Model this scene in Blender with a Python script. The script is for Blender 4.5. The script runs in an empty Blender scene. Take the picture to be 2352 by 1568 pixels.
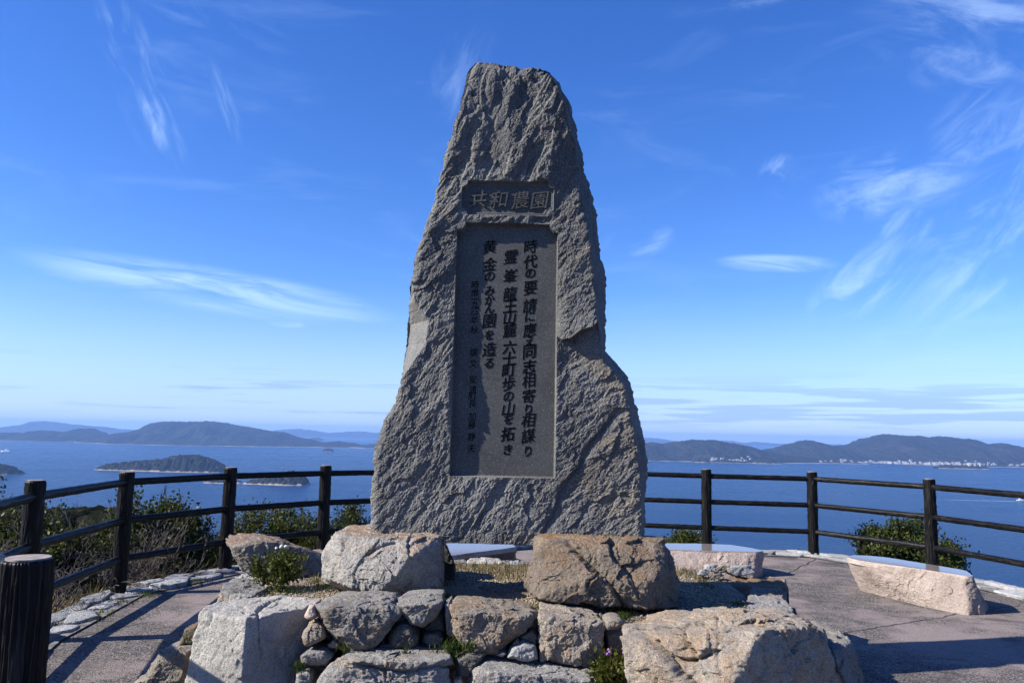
import bpy, bmesh, math, random
import numpy as np
from mathutils import Vector, Matrix, Euler

random.seed(7); RNG = np.random.default_rng(7)
SC = bpy.context.scene
COL = SC.collection
R = math.radians

# ------------------------------------------------------------------ camera
EYE, PITCH, ROLL, F = 1.60, R(6.6), R(1.2), 1829.3
cp, sp, cr, sr = math.cos(PITCH), math.sin(PITCH), math.cos(ROLL), math.sin(ROLL)
FW = np.array([0, cp, sp]); R0 = np.array([1., 0, 0]); U0 = np.array([0, -sp, cp])
RT = cr * R0 + sr * U0
UP = -sr * R0 + cr * U0
cam_d = bpy.data.cameras.new('camera'); cam = bpy.data.objects.new('camera', cam_d); COL.objects.link(cam)
cam_d.sensor_width = 36; cam_d.lens = 28.0; cam_d.clip_start = 0.05; cam_d.clip_end = 120000
M = Matrix(((RT[0], UP[0], -FW[0], 0), (RT[1], UP[1], -FW[1], 0), (RT[2], UP[2], -FW[2], EYE), (0, 0, 0, 1)))
cam.matrix_world = M
SC.camera = cam

def ray(px, py):
    return FW + (px - 1176) / F * RT - (py - 784) / F * UP
def at_y(px, py, y):          # a point of the photograph at depth y
    d = ray(px, py); t = y / d[1]
    return np.array([d[0] * t, y, EYE + d[2] * t])
def at_z(px, py, z):          # a point of the photograph at height z
    d = ray(px, py); t = (z - EYE) / d[2]
    return np.array([d[0] * t, d[1] * t, z])

# ------------------------------------------------------------------ light
SUN_DIR = np.array([-1.0, -0.25, 0.68]); SUN_DIR /= np.linalg.norm(SUN_DIR)
sun_d = bpy.data.lights.new('sun', 'SUN'); sun_d.energy = 5.0; sun_d.angle = R(0.53); sun_d.color = (1.0, 0.94, 0.85)
sun = bpy.data.objects.new('sun', sun_d); COL.objects.link(sun)
sun.rotation_euler = Vector(SUN_DIR).to_track_quat('Z', 'Y').to_euler(); sun.location = (-30, -8, 25)
SC.view_settings.view_transform = 'Standard'; SC.view_settings.look = 'None'
SC.view_settings.exposure = 1.05; SC.view_settings.gamma = 1.0; SC.view_settings.use_curve_mapping = False
SC.render.engine = 'CYCLES'
SC.cycles.max_bounces = 6; SC.cycles.volume_bounces = 0; SC.cycles.use_denoising = True
SC.cycles.volume_step_rate = 4.0

class NT:
    def __init__(s, tree): s.t = tree; s.n = tree.nodes; s.l = tree.links
    def new(s, ty, **kw):
        n = s.n.new(ty)
        for k, v in kw.items(): setattr(n, k, v)
        return n
    def set(s, sock, v):
        if isinstance(v, bpy.types.NodeSocket): s.l.new(v, sock)
        else: sock.default_value = v
    def math(s, op, a, b=0.0, c=None, clamp=False):
        n = s.new('ShaderNodeMath', operation=op, use_clamp=clamp)
        s.set(n.inputs[0], a); s.set(n.inputs[1], b)
        if c is not None: s.set(n.inputs[2], c)
        return n.outputs[0]
    def noise(s, vec, scale, detail=4, rough=0.55, dist=0.0, w=None):
        n = s.new('ShaderNodeTexNoise', noise_dimensions='4D' if w is not None else '3D')
        s.set(n.inputs['Vector'], vec); s.set(n.inputs['Scale'], scale); n.inputs['Detail'].default_value = detail
        n.inputs['Roughness'].default_value = rough; n.inputs['Distortion'].default_value = dist
        if w is not None: s.set(n.inputs['W'], w)
        return n.outputs[0]
    def voro(s, vec, scale, feat='F1', rnd=1.0):
        n = s.new('ShaderNodeTexVoronoi', feature=feat)
        s.set(n.inputs['Vector'], vec); s.set(n.inputs['Scale'], scale); n.inputs['Randomness'].default_value = rnd
        return n
    def ss(s, v, a, b):
        n = s.new('ShaderNodeMapRange', interpolation_type='SMOOTHSTEP')
        s.set(n.inputs[0], v); n.inputs[1].default_value = a; n.inputs[2].default_value = b
        return n.outputs[0]
    def mix(s, f, a, b, mode='MIX'):
        n = s.new('ShaderNodeMix', data_type='RGBA', blend_type=mode)
        s.set(n.inputs[0], f)
        for i, v in ((6, a), (7, b)):
            if isinstance(v, bpy.types.NodeSocket): s.l.new(v, n.inputs[i])
            else: n.inputs[i].default_value = (*v, 1) if len(v) == 3 else v
        return n.outputs[2]
    def mapping(s, vec, scale=(1, 1, 1), rot=(0, 0, 0), loc=(0, 0, 0)):
        n = s.new('ShaderNodeMapping'); s.set(n.inputs[0], vec)
        n.inputs[1].default_value = loc; n.inputs[2].default_value = rot; n.inputs[3].default_value = scale
        return n.outputs[0]
    def sep(s, v):
        n = s.new('ShaderNodeSeparateXYZ'); s.l.new(v, n.inputs[0]); return n.outputs
    def comb(s, x, y, z):
        n = s.new('ShaderNodeCombineXYZ')
        for i, v in enumerate((x, y, z)): s.set(n.inputs[i], v)
        return n.outputs[0]
    def bump(s, h, strength=0.5, dist=0.01, normal=None):
        n = s.new('ShaderNodeBump'); n.inputs['Strength'].default_value = strength; n.inputs['Distance'].default_value = dist
        s.l.new(h, n.inputs['Height'])
        if normal is not None: s.l.new(normal, n.inputs['Normal'])
        return n.outputs[0]

# ------------------------------------------------------------------ world sky with cirrus
world = bpy.data.worlds.new('World'); SC.world = world; world.use_nodes = True
def build_world():
    t = NT(world.node_tree); t.n.clear()
    sky = t.new('ShaderNodeTexSky', sky_type='NISHITA'); sky.sun_disc = False
    sky.sun_elevation = math.asin(SUN_DIR[2]); sky.sun_rotation = math.atan2(SUN_DIR[0], SUN_DIR[1])
    sky.air_density = 1.0; sky.dust_density = 0.3; sky.ozone_density = 2.5; sky.altitude = 150
    # deep polarised winter blue: the whole sky gets one colour grade
    hs = t.new('ShaderNodeHueSaturation'); hs.inputs['Saturation'].default_value = 1.27; hs.inputs['Value'].default_value = 1.0; hs.inputs['Hue'].default_value = 0.508
    t.l.new(sky.outputs[0], hs.inputs['Color'])
    skyc = t.mix(1.0, hs.outputs[0], (0.66, 0.82, 1.15), 'MULTIPLY')
    d = t.new('ShaderNodeTexCoord').outputs['Generated']
    x, y, z = t.sep(d)
    az = t.math('ARCTAN2', x, y); el = t.math('ARCSINE', z)
    def cloud(c_az, c_el, r_az, r_el, rot, sx, sy, lo, hi, seed, detail=7, dist=0.6, rough=0.62):
        """wispy streaks: noise stretched along a direction inside a soft oval (degrees)"""
        a = t.math('SUBTRACT', az, R(c_az)); e = t.math('SUBTRACT', el, R(c_el))
        ca, sa = math.cos(R(rot)), math.sin(R(rot))
        u = t.math('ADD', t.math('MULTIPLY', a, ca), t.math('MULTIPLY', e, sa))
        v = t.math('SUBTRACT', t.math('MULTIPLY', e, ca), t.math('MULTIPLY', a, sa))
        n = t.noise(t.comb(t.math('MULTIPLY', u, sx), t.math('MULTIPLY', v, sy), seed), 1.0, detail, rough, dist)
        uu = t.math('DIVIDE', u, R(r_az)); vv = t.math('DIVIDE', v, R(r_el))
        rr = t.math('ADD', t.math('MULTIPLY', uu, uu), t.math('MULTIPLY', vv, vv))
        m = t.ss(rr, 1.0, 0.0)
        return t.math('MULTIPLY', t.ss(n, lo, hi), m)
    cl = []
    # px -> (az, el) : az=atan2, el=asin of the view ray
    def ae(px, py):
        r = ray(px, py); r = r / np.linalg.norm(r); return math.degrees(math.atan2(r[0], r[1])), math.degrees(math.asin(r[2]))
    def C(px, py, ra, re_, rot, sx, sy, lo, hi, seed, k, **kw):
        a, e = ae(px, py); cl.append(t.math('MULTIPLY', cloud(a, e, ra, re_, rot, sx, sy, lo, hi, seed, **kw), k))
    C(320, 190, 7.0, 2.2, -62, 10, 46, 0.46, 0.92, 3.1, 0.60)
    C(350, 265, 2.8, 0.9, -65, 10, 50, 0.35, 0.80, 9.1, 0.75)
    C(520, 240, 3.4, 0.7, -65, 10, 60, 0.42, 0.8, 5.7, 0.4)
    C(500, 60, 7, 1.8, -12, 10, 40, 0.46, 0.90, 7.7, 0.35)
    C(500, 668, 13.5, 1.75, -5, 6, 40, 0.28, 0.72, 1.3, 1.0)
    C(700, 700, 7, 1.0, -4, 6, 50, 0.36, 0.75, 2.9, 0.5)
    C(660, 745, 1.6, 0.3, 0, 12, 80, 0.3, 0.7, 4.4, 0.5)
    C(1780, 605, 4.6, 0.75, -4, 8, 48, 0.30, 0.68, 21.3, 0.85)
    C(1450, 560, 3.6, 1.4, 12, 9, 26, 0.42, 0.75, 12.2, 0.6)
    C(2060, 415, 6.0, 2.8, 10, 11, 28, 0.40, 0.80, 31.8, 0.75)
    C(1790, 400, 1.6, 1.5, 40, 14, 32, 0.40, 0.72, 33.1, 0.6)
    C(2240, 500, 9.5, 7.5, 46, 8, 24, 0.42, 0.80, 40.4, 0.75)
    C(2310, 300, 5.5, 4.2, 30, 9, 30, 0.42, 0.86, 44.9, 0.6)
    C(2250, 90, 9, 4.0, -22, 6, 20, 0.44, 0.80, 50.9, 0.6)
    C(1980, 650, 5, 2.2, 38, 9, 26, 0.44, 0.76, 55.2, 0.7)
    C(1680, 12, 5, 0.8, 4, 8, 40, 0.4, 0.8, 58.8, 0.55)
    C(2150, 790, 9, 2.0, 5, 6, 34, 0.42, 0.82, 61.5, 0.4)
    C(1060, 160, 4.5, 2.5, 65, 9, 28, 0.44, 0.84, 66.3, 0.35)
    # thin cirrus continues all round the sky outside the frame
    gen = t.noise(t.comb(t.math('MULTIPLY', x, 3.0), t.math('MULTIPLY', y, 3.0), t.math('MULTIPLY', z, 11)), 1.6, 8, 0.62, 0.9)
    cl.append(t.math('MULTIPLY', t.math('MULTIPLY', t.ss(gen, 0.50, 0.85), t.ss(el, R(4), R(12))), 0.16))
    tot = cl[0]
    for c in cl[1:]:
        tot = t.math('MAXIMUM', tot, c)
    col = t.mix(t.math('MULTIPLY', tot, 0.62), skyc, (4.6, 6.2, 8.6))
    # low haze bank and flat grey-blue bars close to the horizon
    haze = t.math('MULTIPLY', t.ss(el, R(10.5), R(0.3)), 0.62)
    col = t.mix(haze, col, (3.2, 4.3, 6.8))
    bars = t.noise(t.comb(t.math('MULTIPLY', az, 5.0), t.math('MULTIPLY', el, 120.0), 0.7), 1.0, 6, 0.55, 0.3)
    right = t.math('MULTIPLY', t.ss(az, R(-6), R(16)), 0.10)
    lo_thr = t.math('ADD', t.math('SUBTRACT', bars, 0.0), right)
    band = t.math('MULTIPLY', t.ss(el, R(0.4), R(1.2)), t.ss(el, R(5.2), R(2.4)))
    b2 = t.math('MULTIPLY', t.ss(lo_thr, 0.55, 0.66), band)
    col = t.mix(t.math('MULTIPLY', b2, 0.55), col, (1.75, 2.85, 5.5))
    bg = t.new('ShaderNodeBackground'); t.l.new(col, bg.inputs[0]); bg.inputs[1].default_value = 0.088
    out = t.new('ShaderNodeOutputWorld'); t.l.new(bg.outputs[0], out.inputs[0])
build_world()

# ------------------------------------------------------------------ numeric noise
_P = np.random.default_rng(3).permutation(256); _P = np.concatenate([_P, _P, _P])
_G = np.random.default_rng(5).normal(size=(256, 3)); _G /= np.linalg.norm(_G, axis=1)[:, None]
def perlin(p):
    p = np.asarray(p, dtype=np.float64)
    i = np.floor(p).astype(np.int64); f = p - i; i &= 255
    u = f * f * f * (f * (f * 6 - 15) + 10)
    def g(dx, dy, dz):
        h = _P[_P[_P[i[:, 0] + dx] + i[:, 1] + dy] + i[:, 2] + dz] & 255
        gr = _G[h]
        return gr[:, 0] * (f[:, 0] - dx) + gr[:, 1] * (f[:, 1] - dy) + gr[:, 2] * (f[:, 2] - dz)
    def L(a, b, t): return a + (b - a) * t
    x0 = L(L(g(0, 0, 0), g(1, 0, 0), u[:, 0]), L(g(0, 1, 0), g(1, 1, 0), u[:, 0]), u[:, 1])
    x1 = L(L(g(0, 0, 1), g(1, 0, 1), u[:, 0]), L(g(0, 1, 1), g(1, 1, 1), u[:, 0]), u[:, 1])
    return L(x0, x1, u[:, 2]) * 1.5
def fbm(p, oct=4, gain=0.5):
    s = 0; a = 1.0
    for k in range(oct):
        s = s + a * perlin(p * 2 ** k + 17.3 * k); a *= gain
    return s
def facet(p, tilt=1.0):
    """piecewise flat fracture facets: the tilted plane of the nearest jittered cell"""
    p = np.asarray(p, dtype=np.float32); b = np.floor(p - 0.5).astype(np.int32)
    best = np.full(len(p), 9.0, np.float32); out = np.zeros(len(p), np.float32)
    G32 = _G.astype(np.float32)
    for dx in (0, 1):
        for dy in (0, 1):
            for dz in (0, 1):
                c = b + np.array([dx, dy, dz], np.int32); k = c & 255
                h = _P[_P[_P[k[:, 0]] + k[:, 1]] + k[:, 2]] & 255
                v = p - (c + 0.5 + 0.42 * G32[h]); d = np.einsum('ij,ij->i', v, v)
                m = d < best; best = np.where(m, d, best)
                g = G32[(h * 7 + 31) & 255]
                out = np.where(m, tilt * np.einsum('ij,ij->i', v, g) + 0.22 * g[:, 0], out)
    return out
def sstep(a, b, x):
    t = np.clip((x - a) / (b - a), 0, 1); return t * t * (3 - 2 * t)

# ------------------------------------------------------------------ object helpers
def mesh_obj(name, verts, faces, mat, parent=None, smooth=True, loc=None, mats=None, mat_idx=None):
    me = bpy.data.meshes.new(name)
    verts = np.asarray(verts, dtype=np.float32)
    if isinstance(faces, np.ndarray):
        k = faces.shape[1]
        me.vertices.add(len(verts)); me.vertices.foreach_set('co', verts.ravel())
        me.loops.add(faces.size); me.loops.foreach_set('vertex_index', faces.ravel().astype(np.int32))
        me.polygons.add(len(faces)); me.polygons.foreach_set('loop_start', np.arange(0, faces.size, k, dtype=np.int32))
        try: me.polygons.foreach_set('loop_total', np.full(len(faces), k, dtype=np.int32))
        except Exception: pass
        me.update(calc_edges=True); me.validate()
    else:
        me.from_pydata([tuple(v) for v in verts], [], faces); me.update()
    if smooth: me.polygons.foreach_set('use_smooth', np.ones(len(me.polygons), dtype=bool))
    for m in (mats or [mat]): me.materials.append(m)
    if mat_idx is not None: me.polygons.foreach_set('material_index', np.asarray(mat_idx, dtype=np.int32))
    o = bpy.data.objects.new(name, me); COL.objects.link(o)
    if loc is not None: o.location = loc
    if parent is not None: o.parent = parent
    return o
def tag(o, label=None, cat=None, group=None, kind=None):
    if label: o['label'] = label
    if cat: o['category'] = cat
    if group: o['group'] = group
    if kind: o['kind'] = kind
    return o
def thing(name, label, cat, loc=(0, 0, 0), rz=0.0, group=None):
    o = bpy.data.objects.new(name, None); COL.objects.link(o); o.location = loc; o.rotation_euler = (0, 0, rz)
    o.empty_display_size = 0.2
    return tag(o, label, cat, group)
def local(parent, v): return np.asarray(v) - np.array(parent.location)

def new_mat(name):
    m = bpy.data.materials.new(name); m.use_nodes = True
    t = NT(m.node_tree); b = t.n['Principled BSDF']
    return m, t, b
def simple_mat(name, col, rough=0.8, spec=0.3, var=0.25, vscale=8.0):
    m, t, b = new_mat(name)
    oc = t.new('ShaderNodeTexCoord').outputs['Object']
    n = t.noise(oc, vscale, 4)
    c = t.mix(t.ss(n, 0.3, 0.7), [x * (1 - var) for x in col], [min(1, x * (1 + var)) for x in col])
    t.l.new(c, b.inputs['Base Color']); b.inputs['Roughness'].default_value = rough; b.inputs['Specular IOR Level'].default_value = spec
    return m

def rock_mat(name, light, mid, tint, tint_amt=0.5, speck=0.5, rough=0.85, dark=(0.05, 0.047, 0.043), dark_amt=0.35, bump=0.6, top_rust=0.0):
    m, t, b = new_mat(name)
    oc = t.new('ShaderNodeTexCoord').outputs['Object']
    rnd = t.new('ShaderNodeObjectInfo').outputs['Random']
    w = t.math('MULTIPLY', rnd, 37.0)
    big = t.noise(oc, 3.2, 5, 0.6, 0.4, w)
    med = t.noise(oc, 11.0, 6, 0.65, 0.2, w)
    fine = t.noise(oc, 150.0, 2, 0.6, 0, w)
    grain = t.voro(oc, 240.0).outputs['Color']
    gs = t.sep(grain)[0]
    c = t.mix(t.ss(big, 0.34, 0.66), mid, light)
    n2 = t.noise(oc, 5.0, 6, 0.68, 0.8, t.math('ADD', w, 11.0))
    lim = t.math('ADD', n2, t.math('MULTIPLY', t.math('SUBTRACT', rnd, 0.5), 0.14))
    c = t.mix(t.math('MULTIPLY', t.ss(lim, 0.50, 0.66), tint_amt), c, tint)
    st = t.noise(t.mapping(oc, (1.25, 1.0, 0.62), (0, 0.5, 0)), 7.0 if dark_amt < .9 else 4.5, 7, 0.7, 1.2, t.math('ADD', w, 23.0))
    c = t.mix(t.math('MULTIPLY', t.ss(st, 0.56, 0.72), dark_amt), c, dark)
    c = t.mix(t.math('MULTIPLY', t.ss(med, 0.40, 0.70), 0.35), c, [x * 1.35 for x in light])
    if top_rust:
        nz = t.sep(t.new('ShaderNodeNewGeometry').outputs['True Normal'])[2]
        k = t.math('MULTIPLY', t.ss(nz, 0.62, 0.9), t.ss(t.noise(oc, 6.0, 6, 0.7, 0.5, w), 0.38, 0.54))
        c = t.mix(t.math('MULTIPLY', k, top_rust), c, (0.34, 0.17, 0.055))
    sf = t.math('MULTIPLY', t.ss(gs, 0.55, 0.95), speck)
    c = t.mix(sf, c, (0.05, 0.05, 0.05))
    c = t.mix(t.math('MULTIPLY', t.ss(gs, 0.28, 0.02), speck * 0.8), c, (0.62, 0.59, 0.54))
    hv = t.new('ShaderNodeHueSaturation'); t.l.new(c, hv.inputs['Color'])
    t.l.new(t.math('ADD', t.math('MULTIPLY', t.math('FRACT', t.math('MULTIPLY', rnd, 7.31)), 0.30), 0.56), hv.inputs['Value'])
    t.l.new(hv.outputs[0], b.inputs['Base Color'])
    b.inputs['Roughness'].default_value = rough; b.inputs['Specular IOR Level'].default_value = 0.25
    h = t.math('ADD', t.math('MULTIPLY', t.noise(oc, 38, 7, 0.74, 0.3, w), 1.0), t.math('MULTIPLY', fine, 0.35))
    t.l.new(t.bump(h, bump + .3, 0.026), b.inputs['Normal'])
    return m

ROCK_GREY = rock_mat('granite_grey', (0.36, 0.345, 0.32), (0.25, 0.24, 0.225), (0.36, 0.25, 0.145), 0.55)
ROCK_PALE = rock_mat('granite_pale', (0.50, 0.475, 0.425), (0.375, 0.355, 0.32), (0.45, 0.34, 0.21), 0.45, 0.45, dark_amt=0.2)
ROCK_TAN = rock_mat('granite_tan', (0.43, 0.365, 0.285), (0.30, 0.26, 0.215), (0.44, 0.28, 0.15), 0.62)
ROCK_BROWN = rock_mat('rock_brown_weathered', (0.30, 0.24, 0.175), (0.195, 0.155, 0.120), (0.32, 0.185, 0.10), 0.55, 0.4, dark=(0.022, 0.018, 0.016), dark_amt=0.92, top_rust=0.8)
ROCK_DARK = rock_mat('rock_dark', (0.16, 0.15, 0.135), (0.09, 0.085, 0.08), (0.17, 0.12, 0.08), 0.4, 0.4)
ROCK_RUST = rock_mat('granite_rusty_top', (0.50, 0.475, 0.43), (0.36, 0.34, 0.31), (0.46, 0.34, 0.21), 0.5, 0.45, dark_amt=0.35, top_rust=0.85)
ROCK_GREYRUST = rock_mat('grey_rock_rusty_top', (0.33, 0.31, 0.28), (0.22, 0.205, 0.185), (0.36, 0.25, 0.145), 0.5, 0.45, dark_amt=0.4, top_rust=0.75)
ROCK_WHITE = rock_mat('kerb_white_stone', (0.50, 0.505, 0.51), (0.34, 0.345, 0.355), (0.40, 0.35, 0.28), 0.3, 0.2, dark_amt=0.35)
ROCK_PINK = rock_mat('granite_pink', (0.64, 0.525, 0.45), (0.49, 0.385, 0.325), (0.40, 0.23, 0.16), 0.5, 0.45, dark_amt=0.25)

# ------------------------------------------------------------------ stones: a rounded convex body, chipped and roughened
_cs = {}
def cube_sphere(n):
    if n in _cs: return _cs[n]
    lin = np.tan(np.linspace(-math.pi / 4, math.pi / 4, n + 1))
    key = {}; V = []; Fq = []
    for ax in range(3):
        for sgn in (-1, 1):
            A, B = np.meshgrid(lin, lin, indexing='ij')
            P = np.zeros((n + 1, n + 1, 3)); P[..., ax] = sgn; P[..., (ax + 1) % 3] = A; P[..., (ax + 2) % 3] = B
            base = len(V) and sum(len(v) for v in V)
            V.append(P.reshape(-1, 3))
            I = np.arange((n + 1) ** 2).reshape(n + 1, n + 1) + base
            q = np.stack([I[:-1, :-1], I[1:, :-1], I[1:, 1:], I[:-1, 1:]], -1).reshape(-1, 4)
            if sgn < 0: q = q[:, ::-1]
            Fq.append(q)
    V = np.concatenate(V); Fq = np.concatenate(Fq)
    k = np.round(V * 1e6).astype(np.int64)
    _, first, inv = np.unique(k, axis=0, return_index=True, return_inverse=True)
    V = V[first]; Fq = inv.reshape(-1)[Fq]
    V = V / np.linalg.norm(V, axis=1)[:, None]
    _cs[n] = (V, Fq); return _cs[n]
def hull_planes(pts):
    bm = bmesh.new()
    for p in pts: bm.verts.new(p)
    bmesh.ops.convex_hull(bm, input=bm.verts)
    bm.normal_update(); N = []; D = []
    c = np.mean(pts, axis=0)
    for f in bm.faces:
        n = np.array(f.normal); 
        if np.linalg.norm(n) < .5: continue
        d = n @ np.array(f.verts[0].co)
        if n @ c > d: n, d = -n, -d
        N.append(n); D.append(d)
    bm.free(); return np.array(N), np.array(D)
_seed = [100]
def to_px(Pw):
    v = Pw - np.array([0, 0, EYE]); dz = v @ FW
    return np.stack([1176 + F * (v @ RT) / dz, 784 - F * (v @ UP) / dz], -1)
def stone_mesh(pts, n=40, chops=3, rough=1.0, sharp=26, chip=1.0, cracks=()):
    """pts: 3-D corner points. Returns centre, local verts, quads."""
    _seed[0] += 1; rg = np.random.default_rng(_seed[0])
    pts = np.asarray(pts, float)
    N, D = hull_planes(pts)
    lo, hi = pts.min(0), pts.max(0)
    c = pts.mean(0); ext = (hi - lo) / 2
    size = float(np.mean(ext))
    V, Fq = cube_sphere(n)
    dirs = V * ext; dirs = dirs / np.linalg.norm(dirs, axis=1)[:, None]
    h = D - N @ c
    for k in range(chops):            # chipped corners
        nn = rg.normal(size=3); nn /= np.linalg.norm(nn)
        sup = np.max((pts - c) @ nn)
        N = np.vstack([N, nn]); h = np.append(h, sup * rg.uniform(0.80, 0.95))
    q = dirs @ N.T / h[None, :]
    q = np.maximum(q, 1e-6)
    inv = (np.sum(q ** sharp, axis=1)) ** (1 / sharp)
    P = dirs / inv[:, None]
    off = rg.uniform(0, 90, 3)
    W = P + off
    lowf = 1.1 / size
    # terrace-like fractures plus rough grain
    tn = fbm(W * lowf * 1.4, 3)
    st = np.floor(tn * 4) / 4 + sstep(0.78, 1.0, (tn * 4) % 1) / 4
    d = 0.030 * size * st * chip
    d += 0.026 * size * fbm(W * lowf * 1.3 + 5, 3)
    rd = 1 - np.abs(perlin(W * lowf * 3.1 + 9)) * 2
    wq = 0.3 * np.stack([perlin(W * 8 + 1), perlin(W * 8 + 31), perlin(W * 8 + 61)], -1)
    d += 0.055 * size * chip * facet(W * lowf * 1.9 + wq, 1.0)
    d += min(1.0, size / .18) * (0.0105 * rough * facet(W * 9 + wq, 1.15) + 0.0058 * rough * facet(W * 22 + wq, 1.1) + 0.003 * rough * facet(W * 50 + wq, 1.0))
    d += rough * (0.0020 * perlin(W * 16) + 0.0016 * perlin(W * 34 + 3) + 0.0014 * perlin(W * 75 + 8))
    dr = rg.normal(size=3); dr[2] *= .6; dr /= np.linalg.norm(dr); ac = W @ dr
    f1 = ac * 9 + 1.7 * perlin(W * 4.5 + 3) + .9 * perlin(W * 12 + 5); f1 -= np.floor(f1)
    f2 = ac * 24 + 1.7 * perlin(W * 11 + 13) + .9 * perlin(W * 28 + 5); f2 -= np.floor(f2)
    d += rough * min(1.0, size / .2) * (0.0055 * sstep(-.3, .4, perlin(W * 3.5 + 41)) * np.where(f1 < .85, f1 / .85, (1 - f1) / .15) + 0.0025 * np.where(f2 < .85, f2 / .85, (1 - f2) / .15))
    P0 = P; P = P + dirs * d[:, None]
    if cracks:                         # the stone's own open fractures, where they were measured
        Wd = P + c; px = to_px(Wd); fr = (dirs @ (np.array([0, 0, EYE]) - c)) > 0
        jit = 3.5 * perlin(Wd * 18 + 2) + 2.0 * perlin(Wd * 45 + 9)
        for poly, dep, w in cracks:
            poly = np.array(poly); best = np.full(len(P), 1e9); side = np.zeros(len(P))
            for a, b_ in zip(poly[:-1], poly[1:]):
                e = b_ - a; L2 = e @ e; t_ = np.clip(((px - a) @ e) / L2, 0, 1)
                q_ = px - (a + t_[:, None] * e); dd = np.hypot(q_[:, 0], q_[:, 1]); m = dd < best
                best = np.where(m, dd, best); side = np.where(m, np.sign(e[0] * q_[:, 1] - e[1] * q_[:, 0]), side)
            x_ = best * side + jit
            g = np.exp(-(x_ / w) ** 2) + 0.55 * np.where(x_ < 0, np.exp(x_ / (w * 5)), 0)
            P = P - dirs * (dep * g * fr)[:, None]
    return c, P, Fq
def stone(name, pts, mat, n=40, parent=None, **kw):
    c, P, Fq = stone_mesh(pts, n, **kw)
    loc = c if parent is None else local(parent, c)
    return mesh_obj(name, P, Fq, mat, parent, loc=loc, smooth=False)

# converters from the crops I measured in, to 2352-wide photo pixels
def conv(s, x0, y0): return lambda pts: [(x0 + s * x, y0 + s * y) for x, y in pts]
c8 = conv(.2930, 689, 1378); c2 = conv(.3905, 689, 1091); c3 = conv(.2383, 402, 1194.3)
c1 = conv(.4142, 0, 918.75); cR = conv(.4145, 1435.6, 918.5); c4 = conv(.2685, 1378, 1292)
c5 = conv(.3662, 0, 947.5); c6 = conv(.3775, 1464, 947.5)
def hy(pts, y): return [at_y(px, py, y) for px, py in pts]
def hz(pts, z): return [at_z(px, py, z) for px, py in pts]
def wall_pts(px, yf, th=0.35, bulge=0.05, grow=1.0, back=0.86):
    px = np.array(px); c = px.mean(0)
    a = hy((px - c) * grow + c, yf)
    b = hy((px - c) * 0.72 + c, yf - bulge)
    bk = [np.array([(p[0] - m[0]) * back + m[0], yf + th, (p[2] - m[2]) * back + m[2]]) for m in [np.mean(a, 0)] for p in a]
    return a + b + bk

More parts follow.
